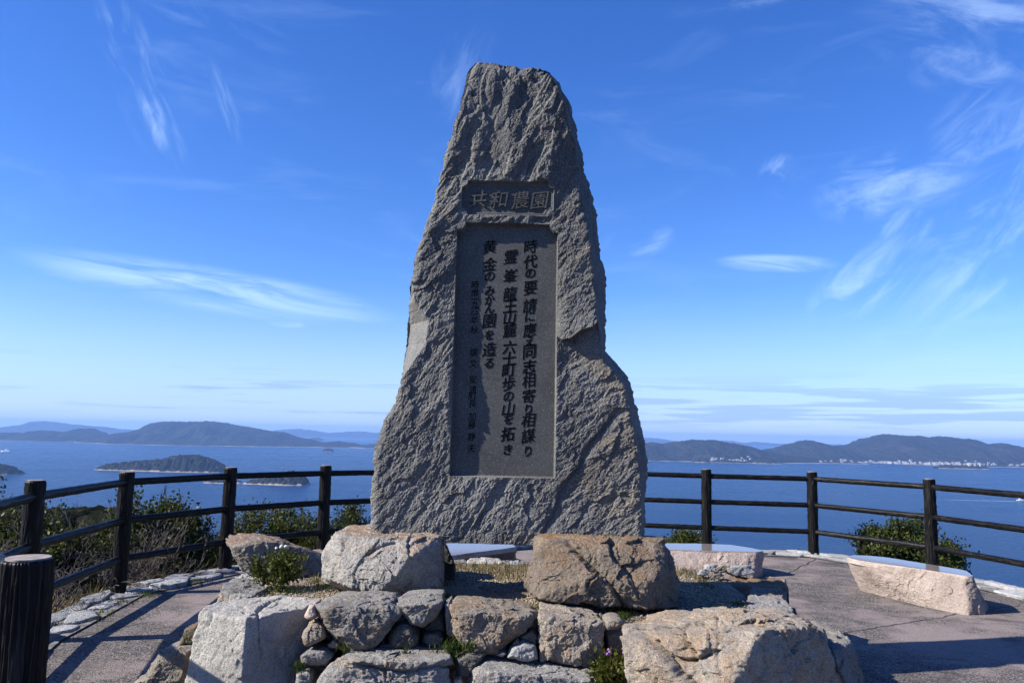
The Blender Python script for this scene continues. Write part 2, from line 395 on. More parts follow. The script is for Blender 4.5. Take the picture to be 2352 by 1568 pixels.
# ------------------------------------------------------------------ plaza
def asphalt():
    m, t, b = new_mat('pinkish_asphalt')
    p = t.new('ShaderNodeNewGeometry').outputs['Position']
    big = t.noise(p, 0.55, 5, 0.6, 0.6); med = t.noise(p, 2.4, 6, 0.65, 0.4)
    worn = t.ss(t.math('ADD', t.math('MULTIPLY', big, 0.6), t.math('MULTIPLY', med, 0.4)), 0.43, 0.55)
    g = t.voro(p, 120.0); gc = t.sep(g.outputs['Color'])[0]
    fine = t.noise(p, 85, 4, 0.7)
    pink = t.mix(t.ss(fine, 0.3, 0.7), (0.175, 0.141, 0.129), (0.250, 0.205, 0.189))
    agg = t.mix(t.ss(gc, 0.2, 0.9), (0.030, 0.027, 0.026), (0.20, 0.178, 0.162))
    c = t.mix(t.math('MULTIPLY', worn, t.ss(t.math('ADD', fine, t.math('MULTIPLY', med, 0.5)), 0.50, 0.76)), pink, agg)
    c = t.mix(t.math('MULTIPLY', t.ss(gc, 0.86, 0.97), 0.5), c, (0.33, 0.31, 0.29))
    st = t.noise(p, 1.3, 6, 0.7, 1.0)
    c = t.mix(t.math('MULTIPLY', t.ss(st, 0.48, 0.66), 0.65), c, (0.044, 0.040, 0.038))
    crk = t.math('MULTIPLY', t.ss(t.voro(t.mix(0.12, p, t.new('ShaderNodeTexNoise').outputs[1]), 0.9, 'DISTANCE_TO_EDGE').outputs['Distance'], 0.010, 0.002), t.ss(t.noise(p, .8, 3), .52, .62))
    c = t.mix(t.math('MULTIPLY', crk, 0.7), c, (0.03, 0.028, 0.026))
    pale = t.ss(t.noise(p, 0.9, 6, 0.7, 1.2, ), 0.56, 0.68)
    c = t.mix(t.math('MULTIPLY', pale, 0.35), c, (0.27, 0.225, 0.21))
    x, y, z = t.sep(p)
    wob = t.math('MULTIPLY', t.math('SUBTRACT', t.noise(p, 3.0, 4), 0.5), 0.16)
    gap = None
    for (a, bb) in (((1966, 1448), (2345, 1388)), ((1800, 1318), (1880, 1283)), ((116, 1478), (330, 1430)), ((1905, 1470), (1966, 1448))):
        A, B = at_z(*a, 0), at_z(*bb, 0); dx, dy = (B - A)[:2] / np.linalg.norm((B - A)[:2])
        s = t.math('ABSOLUTE', t.math('ADD', wob, t.math('ADD', t.math('MULTIPLY', t.math('SUBTRACT', x, A[0]), -dy), t.math('MULTIPLY', t.math('SUBTRACT', y, A[1]), dx))))
        u = t.math('ADD', t.math('MULTIPLY', t.math('SUBTRACT', x, A[0]), dx), t.math('MULTIPLY', t.math('SUBTRACT', y, A[1]), dy))
        Ln = float(np.linalg.norm((B - A)[:2]))
        k = t.math('MULTIPLY', t.ss(s, 0.016, 0.006), t.math('MULTIPLY', t.ss(u, -0.1, 0.1), t.ss(u, Ln + .1, Ln - .1)))
        gap = k if gap is None else t.math('MAXIMUM', gap, k)
    c = t.mix(t.math('MULTIPLY', gap, 0.8), c, (0.03, 0.028, 0.026))
    t.l.new(c, b.inputs['Base Color']); b.inputs['Roughness'].default_value = 0.9; b.inputs['Specular IOR Level'].default_value = 0.2
    h = t.math('SUBTRACT', t.math('ADD', t.math('MULTIPLY', g.outputs['Distance'], 0.5), t.math('MULTIPLY', fine, 0.9)), t.math('MULTIPLY', gap, 1.5))
    t.l.new(t.bump(h, 0.7, 0.012), b.inputs['Normal'])
    return m
END_POST = tuple(at_z(65, 1283, 1.16)[:2])
POST_A = np.array(at_y(2134, 1099, 9.97)[:2])
FENCE = [END_POST, (-2.40, 3.70), (-3.22, 4.75), tuple(at_y(83, 1099, 6.1)[:2]), tuple(at_z(271, 1363, 0)[:2]), tuple(at_z(516, 1312, 0)[:2]), tuple(at_y(744.5, 1165, 10.2)[:2]),
         (-1.20, 11.05), (0.18, 11.62), (1.52, 11.85), tuple(at_y(1622, 1076, 11.6)[:2]), tuple(at_z(1868.7, 1275, 0)[:2]), tuple(POST_A),
         tuple(POST_A + (0.42, -1.44)), tuple(POST_A + (0.52, -2.93)), tuple(POST_A + (0.3, -4.4))]
PLAZA_EDGE = [(-1.2, -3.0), (-1.3, 0.5)] + FENCE + [(5.0, 3.0), (4.0, 0.0), (3.0, -3.0)]
pc = np.array([0.6, 6.0])
def push(pt, d):
    v = np.array(pt) - pc; return np.array(pt) + v / np.linalg.norm(v) * d
def plaza():
    ed = [push(p, 0.10) for p in PLAZA_EDGE]
    V = [(*p, 0) for p in ed] + [(*p, -0.6) for p in ed]; n = len(ed)
    Fs = [list(range(n))[::-1]] + [[i, (i + 1) % n, n + (i + 1) % n, n + i] for i in range(n)]
    o = mesh_obj('plaza_pavement', V, Fs, asphalt(), smooth=False)
    bm = bmesh.new(); bm.from_mesh(o.data); bmesh.ops.recalc_face_normals(bm, faces=bm.faces); bm.to_mesh(o.data); bm.free()
    tag(o, 'pinkish grey asphalt of the lookout plaza', kind='structure')
plaza()

# ------------------------------------------------------------------ monument
MY = 5.30
def monument():
    Lpx = [(1092.6, 137.5), (1076, 160.6), (1067, 204.5), (1056.7, 243), (1043, 294), (1030, 327), (1019, 367), (1004.7, 422), (990, 474), (973.6, 525), (953.5, 587), (942.5, 653), (936.5, 680), (925, 720), (921, 748), (920, 793), (919, 841), (920, 869), (911, 905), (899, 938), (881, 962), (867, 1002), (853, 1046), (857.5, 1075), (851, 1115), (849.5, 1155), (851, 1250)]
    FRpx = [(1256, 157), (1277.5, 188), (1297.7, 235.6), (1305, 276), (1316, 312.5), (1323, 371), (1327, 426), (1341.6, 481), (1352.6, 536), (1363.6, 591), (1365, 657), (1368, 672), (1370, 724), (1380, 785), (1388, 833), (1416.5, 857), (1436.6, 889), (1444.7, 921.5), (1455, 974), (1461, 1002), (1469, 1054), (1473, 1115), (1476, 1195), (1473, 1250)]
    SRpx = [(1259, 157), (1272, 171.6), (1294, 201), (1314, 239), (1319.7, 279.6), (1329, 320), (1338, 364), (1347, 404), (1361.8, 451.7), (1371, 495.7), (1374.6, 547), (1380, 594.5), (1393, 627.5), (1393, 686), (1391.6, 704), (1392, 768.5), (1392, 809), (1412.5, 829), (1436.7, 857), (1448.7, 877), (1456.8, 917.5), (1468.9, 954), (1477, 994), (1485, 1034), (1489, 1066.5), (1485.8, 1115), (1480, 1155), (1481.8, 1195), (1479, 1250)]
    Tpx = [(1092.6, 137.5), (1114.6, 138.6), (1154.9, 142), (1166, 146), (1195, 151.4), (1231.8, 150.7), (1259, 157)]
    SD = 0.30
    def curve(px, y):
        P = np.array(hy(px, y)); o = np.argsort(P[:, 2]); P = P[o]
        return lambda z: np.interp(z, P[:, 2], P[:, 0])
    fl, fr, srr = curve(Lpx, MY), curve(FRpx, MY), curve(SRpx, MY + SD)
    T = np.array(hy(Tpx, MY)); ztop = lambda x: np.interp(x, T[:, 0], T[:, 2])
    zlow = at_y(1130, 1249, MY)[2]; zsup = at_y(1000, 1228, MY)[2] - 0.004
    xa, xb, xc, xd = (at_y(p, 1240, MY)[0] for p in (1008, 1026, 1230, 1250))
    zbot = lambda x: zsup + (zlow - zsup) * np.minimum(sstep(xa, xb, x), sstep(xd, xc, x))
    # panels
    def rect(tl, tr, bl, br):
        q = np.array(hy([tl, tr, bl, br], MY + 0.02))
        return (q[0, 0] + q[2, 0]) / 2, (q[1, 0] + q[3, 0]) / 2, (q[2, 2] + q[3, 2]) / 2, (q[0, 2] + q[1, 2]) / 2
    pL, pR, pb, pt = rect((1049, 514), (1280, 518), (1037, 1091), (1273.6, 1095.5))
    qL, qR, qb, qt = rect((1062, 419), (1271, 421), (1061, 492), (1270, 496))
    zs_mid = zsup
    nb, n2, nm, n1, nt = 64, 250, 12, 36, 122
    keys = [(0, pb, nb), (pb, pt, n2), (pt, qb, nm), (qb, qt, n1), (qt, None, nt)]
    rows = []      # (nominal z, kind, t)
    for k, (a, b_, n) in enumerate(keys):
        for j in range(n):
            rows.append((k, j / n))
    rows.append((4, 1.0))
    nl, npn, nr, ns, nbk, nls = 76, 104, 72, 40, 16, 14
    ztm = float(np.mean(T[:, 2]))
    allrows = []; 
    for (k, t) in rows:
        if k == 0: z0 = zs_mid + (pb - zs_mid) * t
        elif k == 4: z0 = qt + (ztm - qt) * t
        else: z0 = keys[k][0] + (keys[k][1] - keys[k][0]) * t
        l, r_, s_ = float(fl(z0)), float(fr(z0)), float(srr(z0))
        # breakpoints follow whichever panel is near
        wq = float(sstep(pt, qb, z0)); jL = pL + (qL - pL) * wq; jR = pR + (qR - pR) * wq
        jL = max(jL, l + 0.02) if z0 > qt + .4 else jL; jR = min(jR, r_ - 0.02) if z0 > qt + .4 else jR
        x = np.concatenate([np.linspace(l, jL, nl, endpoint=False), np.linspace(jL, jR, npn, endpoint=False), np.linspace(jR, r_, nr, endpoint=False)])
        yy = np.zeros_like(x); 
        ts = np.linspace(0, 1, ns, endpoint=False)
        x = np.concatenate([x, r_ + (s_ - r_) * ts ** 0.8]); yy = np.concatenate([yy, 0.012 + (SD - 0.012) * ts])
        tb = np.linspace(0, 1, nbk, endpoint=False)      # back
        bx0, bx1 = s_ - 0.01, l + 0.05
        x = np.concatenate([x, bx0 + (bx1 - bx0) * tb]); yy = np.concatenate([yy, SD + 0.20 * np.sin(np.pi * np.clip(tb * 1.0 + .04, 0, 1)) ** .5])
        tl = np.linspace(0, 1, nls, endpoint=False)
        x = np.concatenate([x, bx1 + (l - bx1) * tl]); yy = np.concatenate([yy, SD + (0.04 - SD) * tl])
        if k == 0: z = zbot(x) + (pb - zbot(x)) * t
        elif k == 4: z = qt + (ztop(x) - qt) * t
        else: z = np.full_like(x, z0)
        allrows.append(np.stack([x, yy, z], -1))
    G = np.array(allrows)              # rows, cols, 3
    nrow, ncol = G.shape[:2]
    X, Yo, Z = G[..., 0].ravel(), G[..., 1].ravel(), G[..., 2].ravel()
    front = np.zeros((nrow, ncol), bool); front[:, :nl + npn + nr] = True; front = front.ravel()
    P3 = np.stack([X, Yo * 1.0, Z], -1)
    # --- relief
    low = fbm(P3 * np.array([1.6, 1.6, 1.2]) + 3, 3)
    Zc = Z - 3.35; lean = R(40) + R(12) * sstep(0.5, -0.9, X) + R(30) * sstep(2.6, 3.9, Z)
    ca, sa = np.cos(lean), np.sin(lean)
    al = X * ca + Zc * sa; ac = -X * sa + Zc * ca
    wob = 0.04 * perlin(P3 * 3.0 + 40)
    s1 = perlin(np.stack([al * 4.2, (ac + wob) * 15, Yo * 9], -1) + 7)
    s2 = perlin(np.stack([al * 11, (ac + wob) * 32, Yo * 20], -1) + 21)
    s3 = perlin(P3 * 38 + 2); s4 = perlin(P3 * 78 + 11)
    tn = fbm(np.stack([al * 1.5, (ac + wob) * 4.6, Yo * 4], -1) + 60, 3)
    tt = tn * 3.2; stp = (np.floor(tt) + sstep(0.72, 1.0, tt % 1)) / 3.2
    upper = sstep(2.7, 3.4, Z)
    s5 = perlin(P3 * 60 + 91)
    def saw(x): f = x - np.floor(x); return np.where(f < 0.82, f / 0.82, (1 - f) / 0.18) - 0.5
    t1 = ac * 11 + 1.7 * perlin(P3 * 5.5 + 3) + 0.9 * perlin(P3 * 14 + 8); m1 = sstep(-0.35, 0.45, perlin(P3 * 4 + 19))
    t2 = ac * 27 + 1.6 * perlin(P3 * 12 + 33) + 0.9 * perlin(P3 * 30 + 18); m2_ = sstep(-0.4, 0.4, perlin(P3 * 7 + 61))
    t3 = (al * .45 + ac) * 55 + 1.6 * perlin(P3 * 26 + 43) + 0.8 * perlin(P3 * 60 + 28)
    wq3 = np.stack([perlin(P3 * 9 + 1), perlin(P3 * 9 + 31), perlin(P3 * 9 + 61)], -1)
    AQ = np.stack([al, ac, Yo], -1)
    fa = facet(AQ * np.array([3.4, 7.0, 6.0]) + 0.28 * wq3 + 11, 1.15); fb_ = facet(AQ * np.array([13, 25, 20]) + 0.35 * wq3 + 5, 1.1); fc_ = facet(AQ * np.array([34, 60, 50]) + 0.4 * wq3, 1.0)
    rel = (0.022 * low + 0.0045 * s1 + 0.0028 * s2 + 0.0008 * s3 + 0.0010 * s4
           + 0.0050 * m1 * saw(t1) + 0.0030 * m2_ * saw(t2) + 0.0090 * (1 + 0.5 * upper) * fa + 0.0038 * fb_ + 0.0034 * fc_ + stp * (0.010 + 0.030 * upper))
    rel += 0.0007 * np.random.default_rng(1).normal(size=len(rel))
    # rounding at the front's outer edges
    row_l = np.repeat([fl(min(max(r[0, 2], 0), 9)) for r in G], ncol)
    row_r = np.repeat(G[:, nl + npn + nr, 0], ncol)
    el = np.clip(1 - (X - row_l) / 0.05, 0, 1); er = np.clip(1 - (row_r - X) / 0.03, 0, 1)
    y = Yo.copy()
    y += np.where(front, 0.035 * el ** 2 + 0.01 * er ** 2, 0)
    # top edge slopes back a little
    y += 0.025 * sstep(-0.06, 0.0, Z - ztop(X)) * np.clip(1 - Yo / SD, 0, 1)
    # bright broken facet on the left flank
    lf = np.array(hy([(945, 640), (952, 690), (985, 735), (978, 786), (955, 820), (938, 850), (920, 872)], MY)); o = np.argsort(lf[:, 2]); lf = lf[o]
    lx = np.interp(Z, lf[:, 2], lf[:, 0], left=-9, right=-9)
    y += np.clip(lx - X, 0, .16) * 1.65 * np.clip(1 - Yo / SD, 0, 1)
    # overhanging ledge at the right, with the recess under it
    lg = np.array(hy([(1262, 760), (1290, 782), (1312, 778), (1330, 762), (1362, 752), (1395, 712)], MY))
    zl = np.interp(X, lg[:, 0], lg[:, 2]); dz = Z - zl
    lm = sstep(lg[0, 0], lg[2, 0], X)
    y -= np.where(front, np.where(dz > 0, 0.065 * np.exp(-dz / 0.30), 0.0) * lm, 0)
    y += np.where(front, np.where(dz <= 0, 0.018 * np.exp(dz / 0.25), 0.0) * lm, 0)
    # left notch
    g1 = at_y(960, 650, MY); y += np.where(front, 0.03 * sstep(.0, .03, g1[2] + .02 + 0.3 * (X - g1[0]) - Z) * np.exp(-np.clip(g1[2] - Z, 0, 9) / .12) * sstep(g1[0] + .06, g1[0] - .03, X), 0)
    # long diagonal crack, lower right
    ck = np.array(hy([(1420, 935), (1385, 985), (1350, 1020), (1330, 1070), (1295, 1110), (1275, 1170), (1245, 1225)], MY))
    cxz = np.interp(Z, ck[::-1, 2], ck[::-1, 0], left=9, right=9) + 0.012 * perlin(P3 * 14)
    rel = rel * (1 - 0.5 * np.exp(-((X - cxz) / 0.05) ** 2))
    y += np.where(front, 0.022 * np.exp(-((X - cxz) / 0.010) ** 2) + 0.018 * sstep(0.03, 0.0, cxz - X) * sstep(-.001, .012, X - cxz + .0) * np.exp(-np.abs(X - cxz) / .12), 0)
    # fresh smooth scar at the top centre
    s0 = np.array(hy([(1130, 150), (1140, 420)], MY))
    sx = np.interp(Z, s0[::-1, 2], s0[::-1, 0]) + 0.05 * perlin(np.stack([Z * 3, Z * 0, Z * 0], -1) + 5)
    scar = front * sstep(0.12, 0.04, np.abs(X - sx)) * sstep(qt + 0.04, qt + .1, Z)
    y += 0.006 * scar
    rel = rel * (1 - 0.4 * scar) * (1 - 0.55 * sstep(0, .03, lx - X))
    side = ~front
    y += rel
    Xd = X + np.where(side, 0.8 * rel * np.where(Yo > 0.2, 0.4, 1.0), 0)
    Xd += np.where(front, 0, 0)
    # silhouettes broken by fine chips
    jag = 0.016 * perlin(np.stack([Z * 9, Z * 0 + 2, X * 0], -1)) + 0.011 * perlin(np.stack([Z * 26, Z * 0 + 7, X * 0], -1)) + .006 * perlin(np.stack([Z * 60, Z * 0 + 7, X * 0], -1))
    Xd += jag * (el + (X > row_r - 0.001) * 1.0 * sstep(0.0, 0.2, Yo))
    Zd = Z + np.where(front, 1, 0.6) * 0.010 * perlin(P3 * 9 + 77) * sstep(-0.12, 0.0, Z - ztop(X)) * 3.2 
    Zd = Zd + 0.022 * perlin(np.stack([X * 22, X * 0, X * 0 + 4], -1)) * sstep(-0.06, 0.0, Z - ztop(X))
    # --- panels
    def notch(L, Rr, b_, t_, rr, x, z, bottom):
        ins = (x >= L - 1e-6) & (x <= Rr + 1e-6) & (z >= b_ - 1e-6) & (z <= t_ + 1e-6)
        for cx, cz, use in ((L, t_, 1), (Rr, t_, 1), (L, b_, bottom), (Rr, b_, bottom)):
            if use: ins &= ~(((x - cx) ** 2 + (z - cz) ** 2) < rr ** 2)
        return ins
    jw = 0.006 * perlin(np.stack([X * 18, Z * 18, X * 0], -1) + 31)
    in2 = front & notch(pL, pR, pb, pt, 0.056, X, Z, 0)
    in1 = front & notch(qL, qR, qb, qt, 0.040, X, Z, 1)
    y = np.where(in2, 0.046 + 0.0004 * s4, y)
    y = np.where(in1, 0.027 + 0.0004 * s4, y)
    ri = 0.030
    in1b = front & notch(qL + ri * .6, qR - ri * .6, qb + ri * .5, qt - ri * .8, 0.045, X, Z, 1)
    y = np.where(in1 & ~in1b, 0.019, y)
    # a chiselled lip keeps the border of each panel level
    def lip(L, Rr, b_, t_, w):
        dx = np.maximum(np.maximum(L - X, X - Rr), 0); dzz = np.maximum(np.maximum(b_ - Z, Z - t_), 0)
        return np.exp(-(np.hypot(dx, dzz) / w) ** 2)
    for args, ins in (((pL, pR, pb, pt, 0.016), in2), ((qL, qR, qb, qt, 0.016), in1)):
        w = lip(*args) * front * ~in1 * ~in2
        y = y * (1 - 0.65 * w) + 0.65 * w * 0.0
    V = np.stack([Xd, MY + y, Zd], -1)
    I = np.arange(nrow * ncol).reshape(nrow, ncol)
    J = np.roll(I, -1, axis=1)
    q = np.stack([I[:-1], J[:-1], J[1:], I[1:]], -1).reshape(-1, 4)
    inp = (in1 | in2)
    midx = (inp[q].sum(1) == 4).astype(int)
    root = thing('stone_monument', 'tall rough grey stone monument with two carved inscription panels on two boulders', 'monument', (0, MY + 0.25, 0.9))
    # caps
    Vl = V.copy(); off = np.array(root.location)
    topc = V[I[-1]].mean(0); botc = V[I[0]].mean(0)
    V = np.vstack([V, topc, botc]); it, ib = nrow * ncol, nrow * ncol + 1
    # cap as rings: quads with repeated centre are not allowed, so use triangles in a second list
    me = bpy.data.meshes.new('slab')
    tri_t = np.stack([I[-1], J[-1], np.full(ncol, it)], -1); tri_b = np.stack([J[0], I[0], np.full(ncol, ib)], -1)
    loops = np.concatenate([q.ravel(), tri_t.ravel(), tri_b.ravel()]).astype(np.int32)
    starts = np.concatenate([np.arange(0, q.size, 4), q.size + np.arange(0, tri_t.size + tri_b.size, 3)]).astype(np.int32)
    me.vertices.add(len(V)); me.vertices.foreach_set('co', (V - off).astype(np.float32).ravel())
    me.loops.add(len(loops)); me.loops.foreach_set('vertex_index', loops)
    me.polygons.add(len(starts)); me.polygons.foreach_set('loop_start', starts)
    me.update(calc_edges=True); me.validate()
    mi = np.zeros(len(starts), np.int32); mi[:len(midx)] = midx
    # material of the rough face
    m, t, b = new_mat('monument_stone')
    p = t.new('ShaderNodeNewGeometry').outputs['Position']; x, yv, z = t.sep(p)
    big = t.noise(p, 1.4, 5, 0.6, 0.5); med = t.noise(p, 6.5, 6, 0.65, 0.4)
    c = t.mix(t.ss(big, 0.36, 0.64), (0.088, 0.088, 0.084), (0.150, 0.148, 0.139))
    warm = t.math('MULTIPLY', t.ss(t.math('ADD', t.noise(p, 2.3, 6, 0.68, 0.9), t.math('MULTIPLY', t.ss(x, 0.2, 0.8), 0.12)), 0.54, 0.72), 0.45)
    c = t.mix(warm, c, (0.185, 0.140, 0.088))
    c = t.mix(t.math('MULTIPLY', t.ss(med, 0.50, 0.72), 0.35), c, (0.21, 0.208, 0.20))
    stn = t.noise(t.mapping(p, (3.0, 3.0, 0.7)), 2.2, 6, 0.7, 0.5)
    c = t.mix(t.math('MULTIPLY', t.ss(stn, 0.52, 0.70), 0.55), c, (0.042, 0.041, 0.040))
    gsp = t.sep(t.voro(p, 210.0).outputs['Color'])[0]
    c = t.mix(t.math('MULTIPLY', t.ss(gsp, 0.6, 0.95), 0.45), c, (0.05, 0.05, 0.052))
    c = t.mix(t.math('MULTIPLY', t.ss(gsp, 0.22, 0.02), 0.40), c, (0.42, 0.41, 0.39))
    # rusty run marks above the contact with the boulders
    t.l.new(c, b.inputs['Base Color']); b.inputs['Roughness'].default_value = 0.82; b.inputs['Specular IOR Level'].default_value = 0.3
    hh = t.math('ADD', t.noise(t.mapping(p, (60, 60, 60)), 1.0, 5, 0.7, 0.4), t.math('MULTIPLY', t.noise(p, 190, 2), 0.35))
    t.l.new(t.bump(hh, 0.8, 0.014), b.inputs['Normal'])
    m2, t, b = new_mat('honed_panel')
    p = t.new('ShaderNodeNewGeometry').outputs['Position']
    gsp = t.sep(t.voro(p, 330.0).outputs['Color'])[0]
    c = t.mix(t.ss(t.noise(p, 3.0, 5, .6, .5), 0.35, 0.65), (0.050, 0.051, 0.048), (0.074, 0.074, 0.069))
    c = t.mix(t.math('MULTIPLY', t.ss(gsp, 0.55, 0.95), 0.6), c, (0.05, 0.05, 0.05))
    c = t.mix(t.math('MULTIPLY', t.ss(gsp, 0.25, 0.02), 0.5), c, (0.24, 0.24, 0.23))
    t.l.new(c, b.inputs['Base Color']); b.inputs['Roughness'].default_value = 0.6; b.inputs['Specular IOR Level'].default_value = 0.2
    t.l.new(t.bump(t.noise(p, 240, 3, .6), 0.25, 0.003), b.inputs['Normal'])
    me.materials.append(m); me.materials.append(m2); me.polygons.foreach_set('material_index', mi)
    sm = np.zeros(len(starts), bool); sm[:len(midx)] = midx > 0; me.polygons.foreach_set('use_smooth', sm)
    slab = bpy.data.objects.new('slab', me); COL.objects.link(slab); slab.parent = root
    # --- characters
    ink, t, b = new_mat('engraved_dark'); 
    p = t.new('ShaderNodeNewGeometry').outputs['Position']
    t.l.new(t.mix(t.ss(t.noise(p, 60, 4), .35, .65), (0.003, 0.003, 0.003), (0.006, 0.006, 0.006)), b.inputs['Base Color']); b.inputs['Roughness'].default_value = 0.9; b.inputs['Specular IOR Level'].default_value = 0.03
    def glyph(ch, px, py, size_px, depth_y, extrude, mat, name, bold, shear, bevel=0.0, wide=1.0):
        cu = bpy.data.curves.new('g', 'FONT'); cu.body = ch; cu.size = size_px * MY / F * 1.08; cu.align_x = 'CENTER'; cu.align_y = 'CENTER'
        cu.extrude = extrude; cu.offset = bold * cu.size if size_px > 24 else 0.0; cu.shear = shear; cu.resolution_u = 3; cu.bevel_depth = bevel; cu.bevel_resolution = 1
        to = bpy.data.objects.new('g', cu); COL.objects.link(to)
        bpy.context.view_layer.update()
        dg = bpy.context.evaluated_depsgraph_get()
        gm = bpy.data.meshes.new_from_object(to.evaluated_get(dg), depsgraph=dg)
        bpy.data.objects.remove(to); bpy.data.curves.remove(cu)
        n = len(gm.vertices); co = np.zeros(n * 3, np.float32); gm.vertices.foreach_get('co', co); co = co.reshape(-1, 3)
        q_amp = 1.0 if size_px > 24 else 0.35
        if n == 0: print('EMPTY GLYPH', ch); return
        mid = (co[:, :2].min(0) + co[:, :2].max(0)) / 2
        co[:, :2] -= mid; co[:, 0] *= wide
        s = size_px * MY / F
        co[:, :2] *= s * 0.93 / max(np.ptp(co[:, 0]), np.ptp(co[:, 1]))
        nz = perlin(np.stack([co[:, 0] / s * 2.2 + px, co[:, 1] / s * 2.2 + py, co[:, 0] * 0], -1)); nz2 = perlin(np.stack([co[:, 0] / s * 2.2 + py + 9, co[:, 1] / s * 2.2 + px, co[:, 0] * 0], -1))
        co[:, 0] += nz * 0.03 * s; co[:, 1] += nz2 * 0.03 * s
        q7 = np.stack([co[:, 0] / s * 7 + py, co[:, 1] / s * 7 + px, co[:, 0] * 0 + 3], -1)
        co[:, 0] += perlin(q7) * 0.017 * s * q_amp; co[:, 1] += perlin(q7 + 50) * 0.022 * s * q_amp
        co[:, 1] += 0.13 * co[:, 0] * (1 if size_px > 24 else .7)
        gm.vertices.foreach_set('co', co.ravel()); gm.update(); gm.materials.clear(); gm.materials.append(mat); gm.name = name
        o = bpy.data.objects.new(name, gm); COL.objects.link(o); o.parent = root
        c = at_y(px, py, MY + depth_y)
        o.location = c - off; o.rotation_euler = (R(90), R(random.uniform(-3, 3)), 0)
    def column(s, pts, size, kana=0.72):
        for ch, (px, py) in zip(s, pts):
            hira = '\u3040' <= ch <= '\u309f'
            glyph(ch, px, py, size * (kana if hira else 1.0), 0.0448, 0.0010, ink, 'character', 0.004 if ch in '霊峯龍麓應請黄園造謀藤静時惟撰浦寄金要歩相' else 0.012, 0.10, wide=0.95)
    y1 = [566, 601, 628, 661, 701, 727, 757.5, 784, 807.5, 841, 873, 909, 939.5, 964, 1000, 1035.6]
    column('時代の要請に應え同志相寄り相謀り', [(1218.5 - (y - 566) * .012, y) for y in y1], 35)
    y2_ = [590, 633, 674.6, 703, 729.6, 759, 797, 823, 850, 880.6, 910, 938, 962.6, 996, 1032]
    column('霊峯龍王山麓六十町歩の山を拓き', [(1172.5 - (y - 590) * .014, y) for y in y2_], 35)
    y3 = [567, 606.5, 635, 668, 688, 708.6, 737, 769, 802, 834]
    column('黄金のみかん園を造る', [(1125 - (y - 567) * .008, y) for y in y3], 35)
    y4 = [653.7, 672, 687, 699, 711.5, 722, 735, 757.5, 810, 834.4, 871.6, 894.6, 910, 926, 956, 975, 1002, 1029]
    column('時惟一九六一年秋撰文安浦町長加藤静夫', [(1091.5 - (y - 653) * .024, y) for y in y4], 20)
    for ch, px in zip('共和農園', (1097, 1145.6, 1194, 1239)):
        glyph(ch, px, 458 + (px - 1097) * .02, 46, 0.021, 0.006, m2, 'raised_character', 0.004, 0.12, bevel=0.0)
    return root
monument()

# ------------------------------------------------------------------ fence of bark-textured posts and rails
def bark_mat():
    m, t, b = new_mat('dark_bark_concrete')
    oc = t.new('ShaderNodeTexCoord').outputs['Object']
    n = t.noise(t.mapping(oc, (30, 30, 5)), 1.0, 5, 0.65, 0.6)
    c = t.mix(t.ss(n, 0.35, 0.7), (0.0022, 0.0021, 0.0021), (0.0068, 0.0062, 0.0058))
    at = t.new('ShaderNodeAttribute', attribute_name='vein').outputs['Fac']
    c = t.mix(t.math('MULTIPLY', t.ss(at, 0.25, 0.9), 0.85), c, (0.026, 0.025, 0.024))  # raised veins coloured lighter, standing in for ridges that catch the light
    t.l.new(c, b.inputs['Base Color']); b.inputs['Roughness'].default_value = 0.45; b.inputs['Specular IOR Level'].default_value = 0.14
    t.l.new(t.bump(n, 0.6, 0.006), b.inputs['Normal'])
    return m
BARK = bark_mat()
CAP = simple_mat('post_cut_end', (0.24, 0.205, 0.19), 0.85, 0.2, 0.25, 30)
def bark_tube(L, r, nu, nv, seed, amp, groove, round_end=0.0, caps=True):
    """a closed tube along +Z from 0 to L with long wavy grooves"""
    th = np.linspace(0, 2 * np.pi, nu, endpoint=False); zz = np.linspace(0, L, nv)
    T, Zg = np.meshgrid(th, zz); 
    fz = groove; k = 0.55 / amp * 0.0055
    q = np.stack([np.cos(T) * 3.6 + seed, np.sin(T) * 3.6, Zg * fz], -1).reshape(-1, 3)
    w = perlin(q * 0.7 + 13)
    n1 = perlin(q + 0.6 * np.stack([w, -w, w * 0], -1)); n2 = perlin(q * 2.1 + 31)
    rg = 1 - np.abs(n1) * 2.6
    vein = np.clip(1 - np.abs(n1) * 5.0, 0, 1) ** 1.3; v2 = np.clip(1 - np.abs(n2) * 5.5, 0, 1) ** 1.5
    h = amp * vein * 0.75 + amp * 0.35 * v2 + amp * 0.5 * n1
    global LAST_VEIN; LAST_VEIN = np.clip(vein * .8 + .35 * v2, 0, 1)
    rr = (r + h).reshape(nv, nu)
    if round_end:
        rr -= round_end * sstep(round_end * 1.2, 0, L - Zg)
    V = np.stack([np.cos(T) * rr, np.sin(T) * rr, Zg], -1).reshape(-1, 3)
    I = np.arange(nu * nv).reshape(nv, nu); J = np.roll(I, -1, 1)
    Fs = np.stack([I[:-1], J[:-1], J[1:], I[1:]], -1).reshape(-1, 4).tolist()
    Fs.append(I[-1].tolist()); Fs.append(I[0, ::-1].tolist())
    return V, Fs
def disc(r, z0, z1, n=40, jit=0.02, seed=0):
    th = np.linspace(0, 2 * np.pi, n, endpoint=False)
    rr = r * (1 + jit * np.sin(3 * th + seed) + jit * .6 * np.sin(7 * th + seed))
    a = np.stack([rr * np.cos(th), rr * np.sin(th), np.full(n, z0)], -1); b_ = a.copy(); b_[:, 2] = z1
    V = np.vstack([a, b_]); Fs = [list(range(n, 2 * n)), list(range(n))[::-1]] + [[i, (i + 1) % n, n + (i + 1) % n, n + i] for i in range(n)]
    return V, Fs
def add_vein(o):
    a = o.data.attributes.new('vein', 'FLOAT', 'POINT'); a.data.foreach_set('value', LAST_VEIN.astype(np.float32)); return o
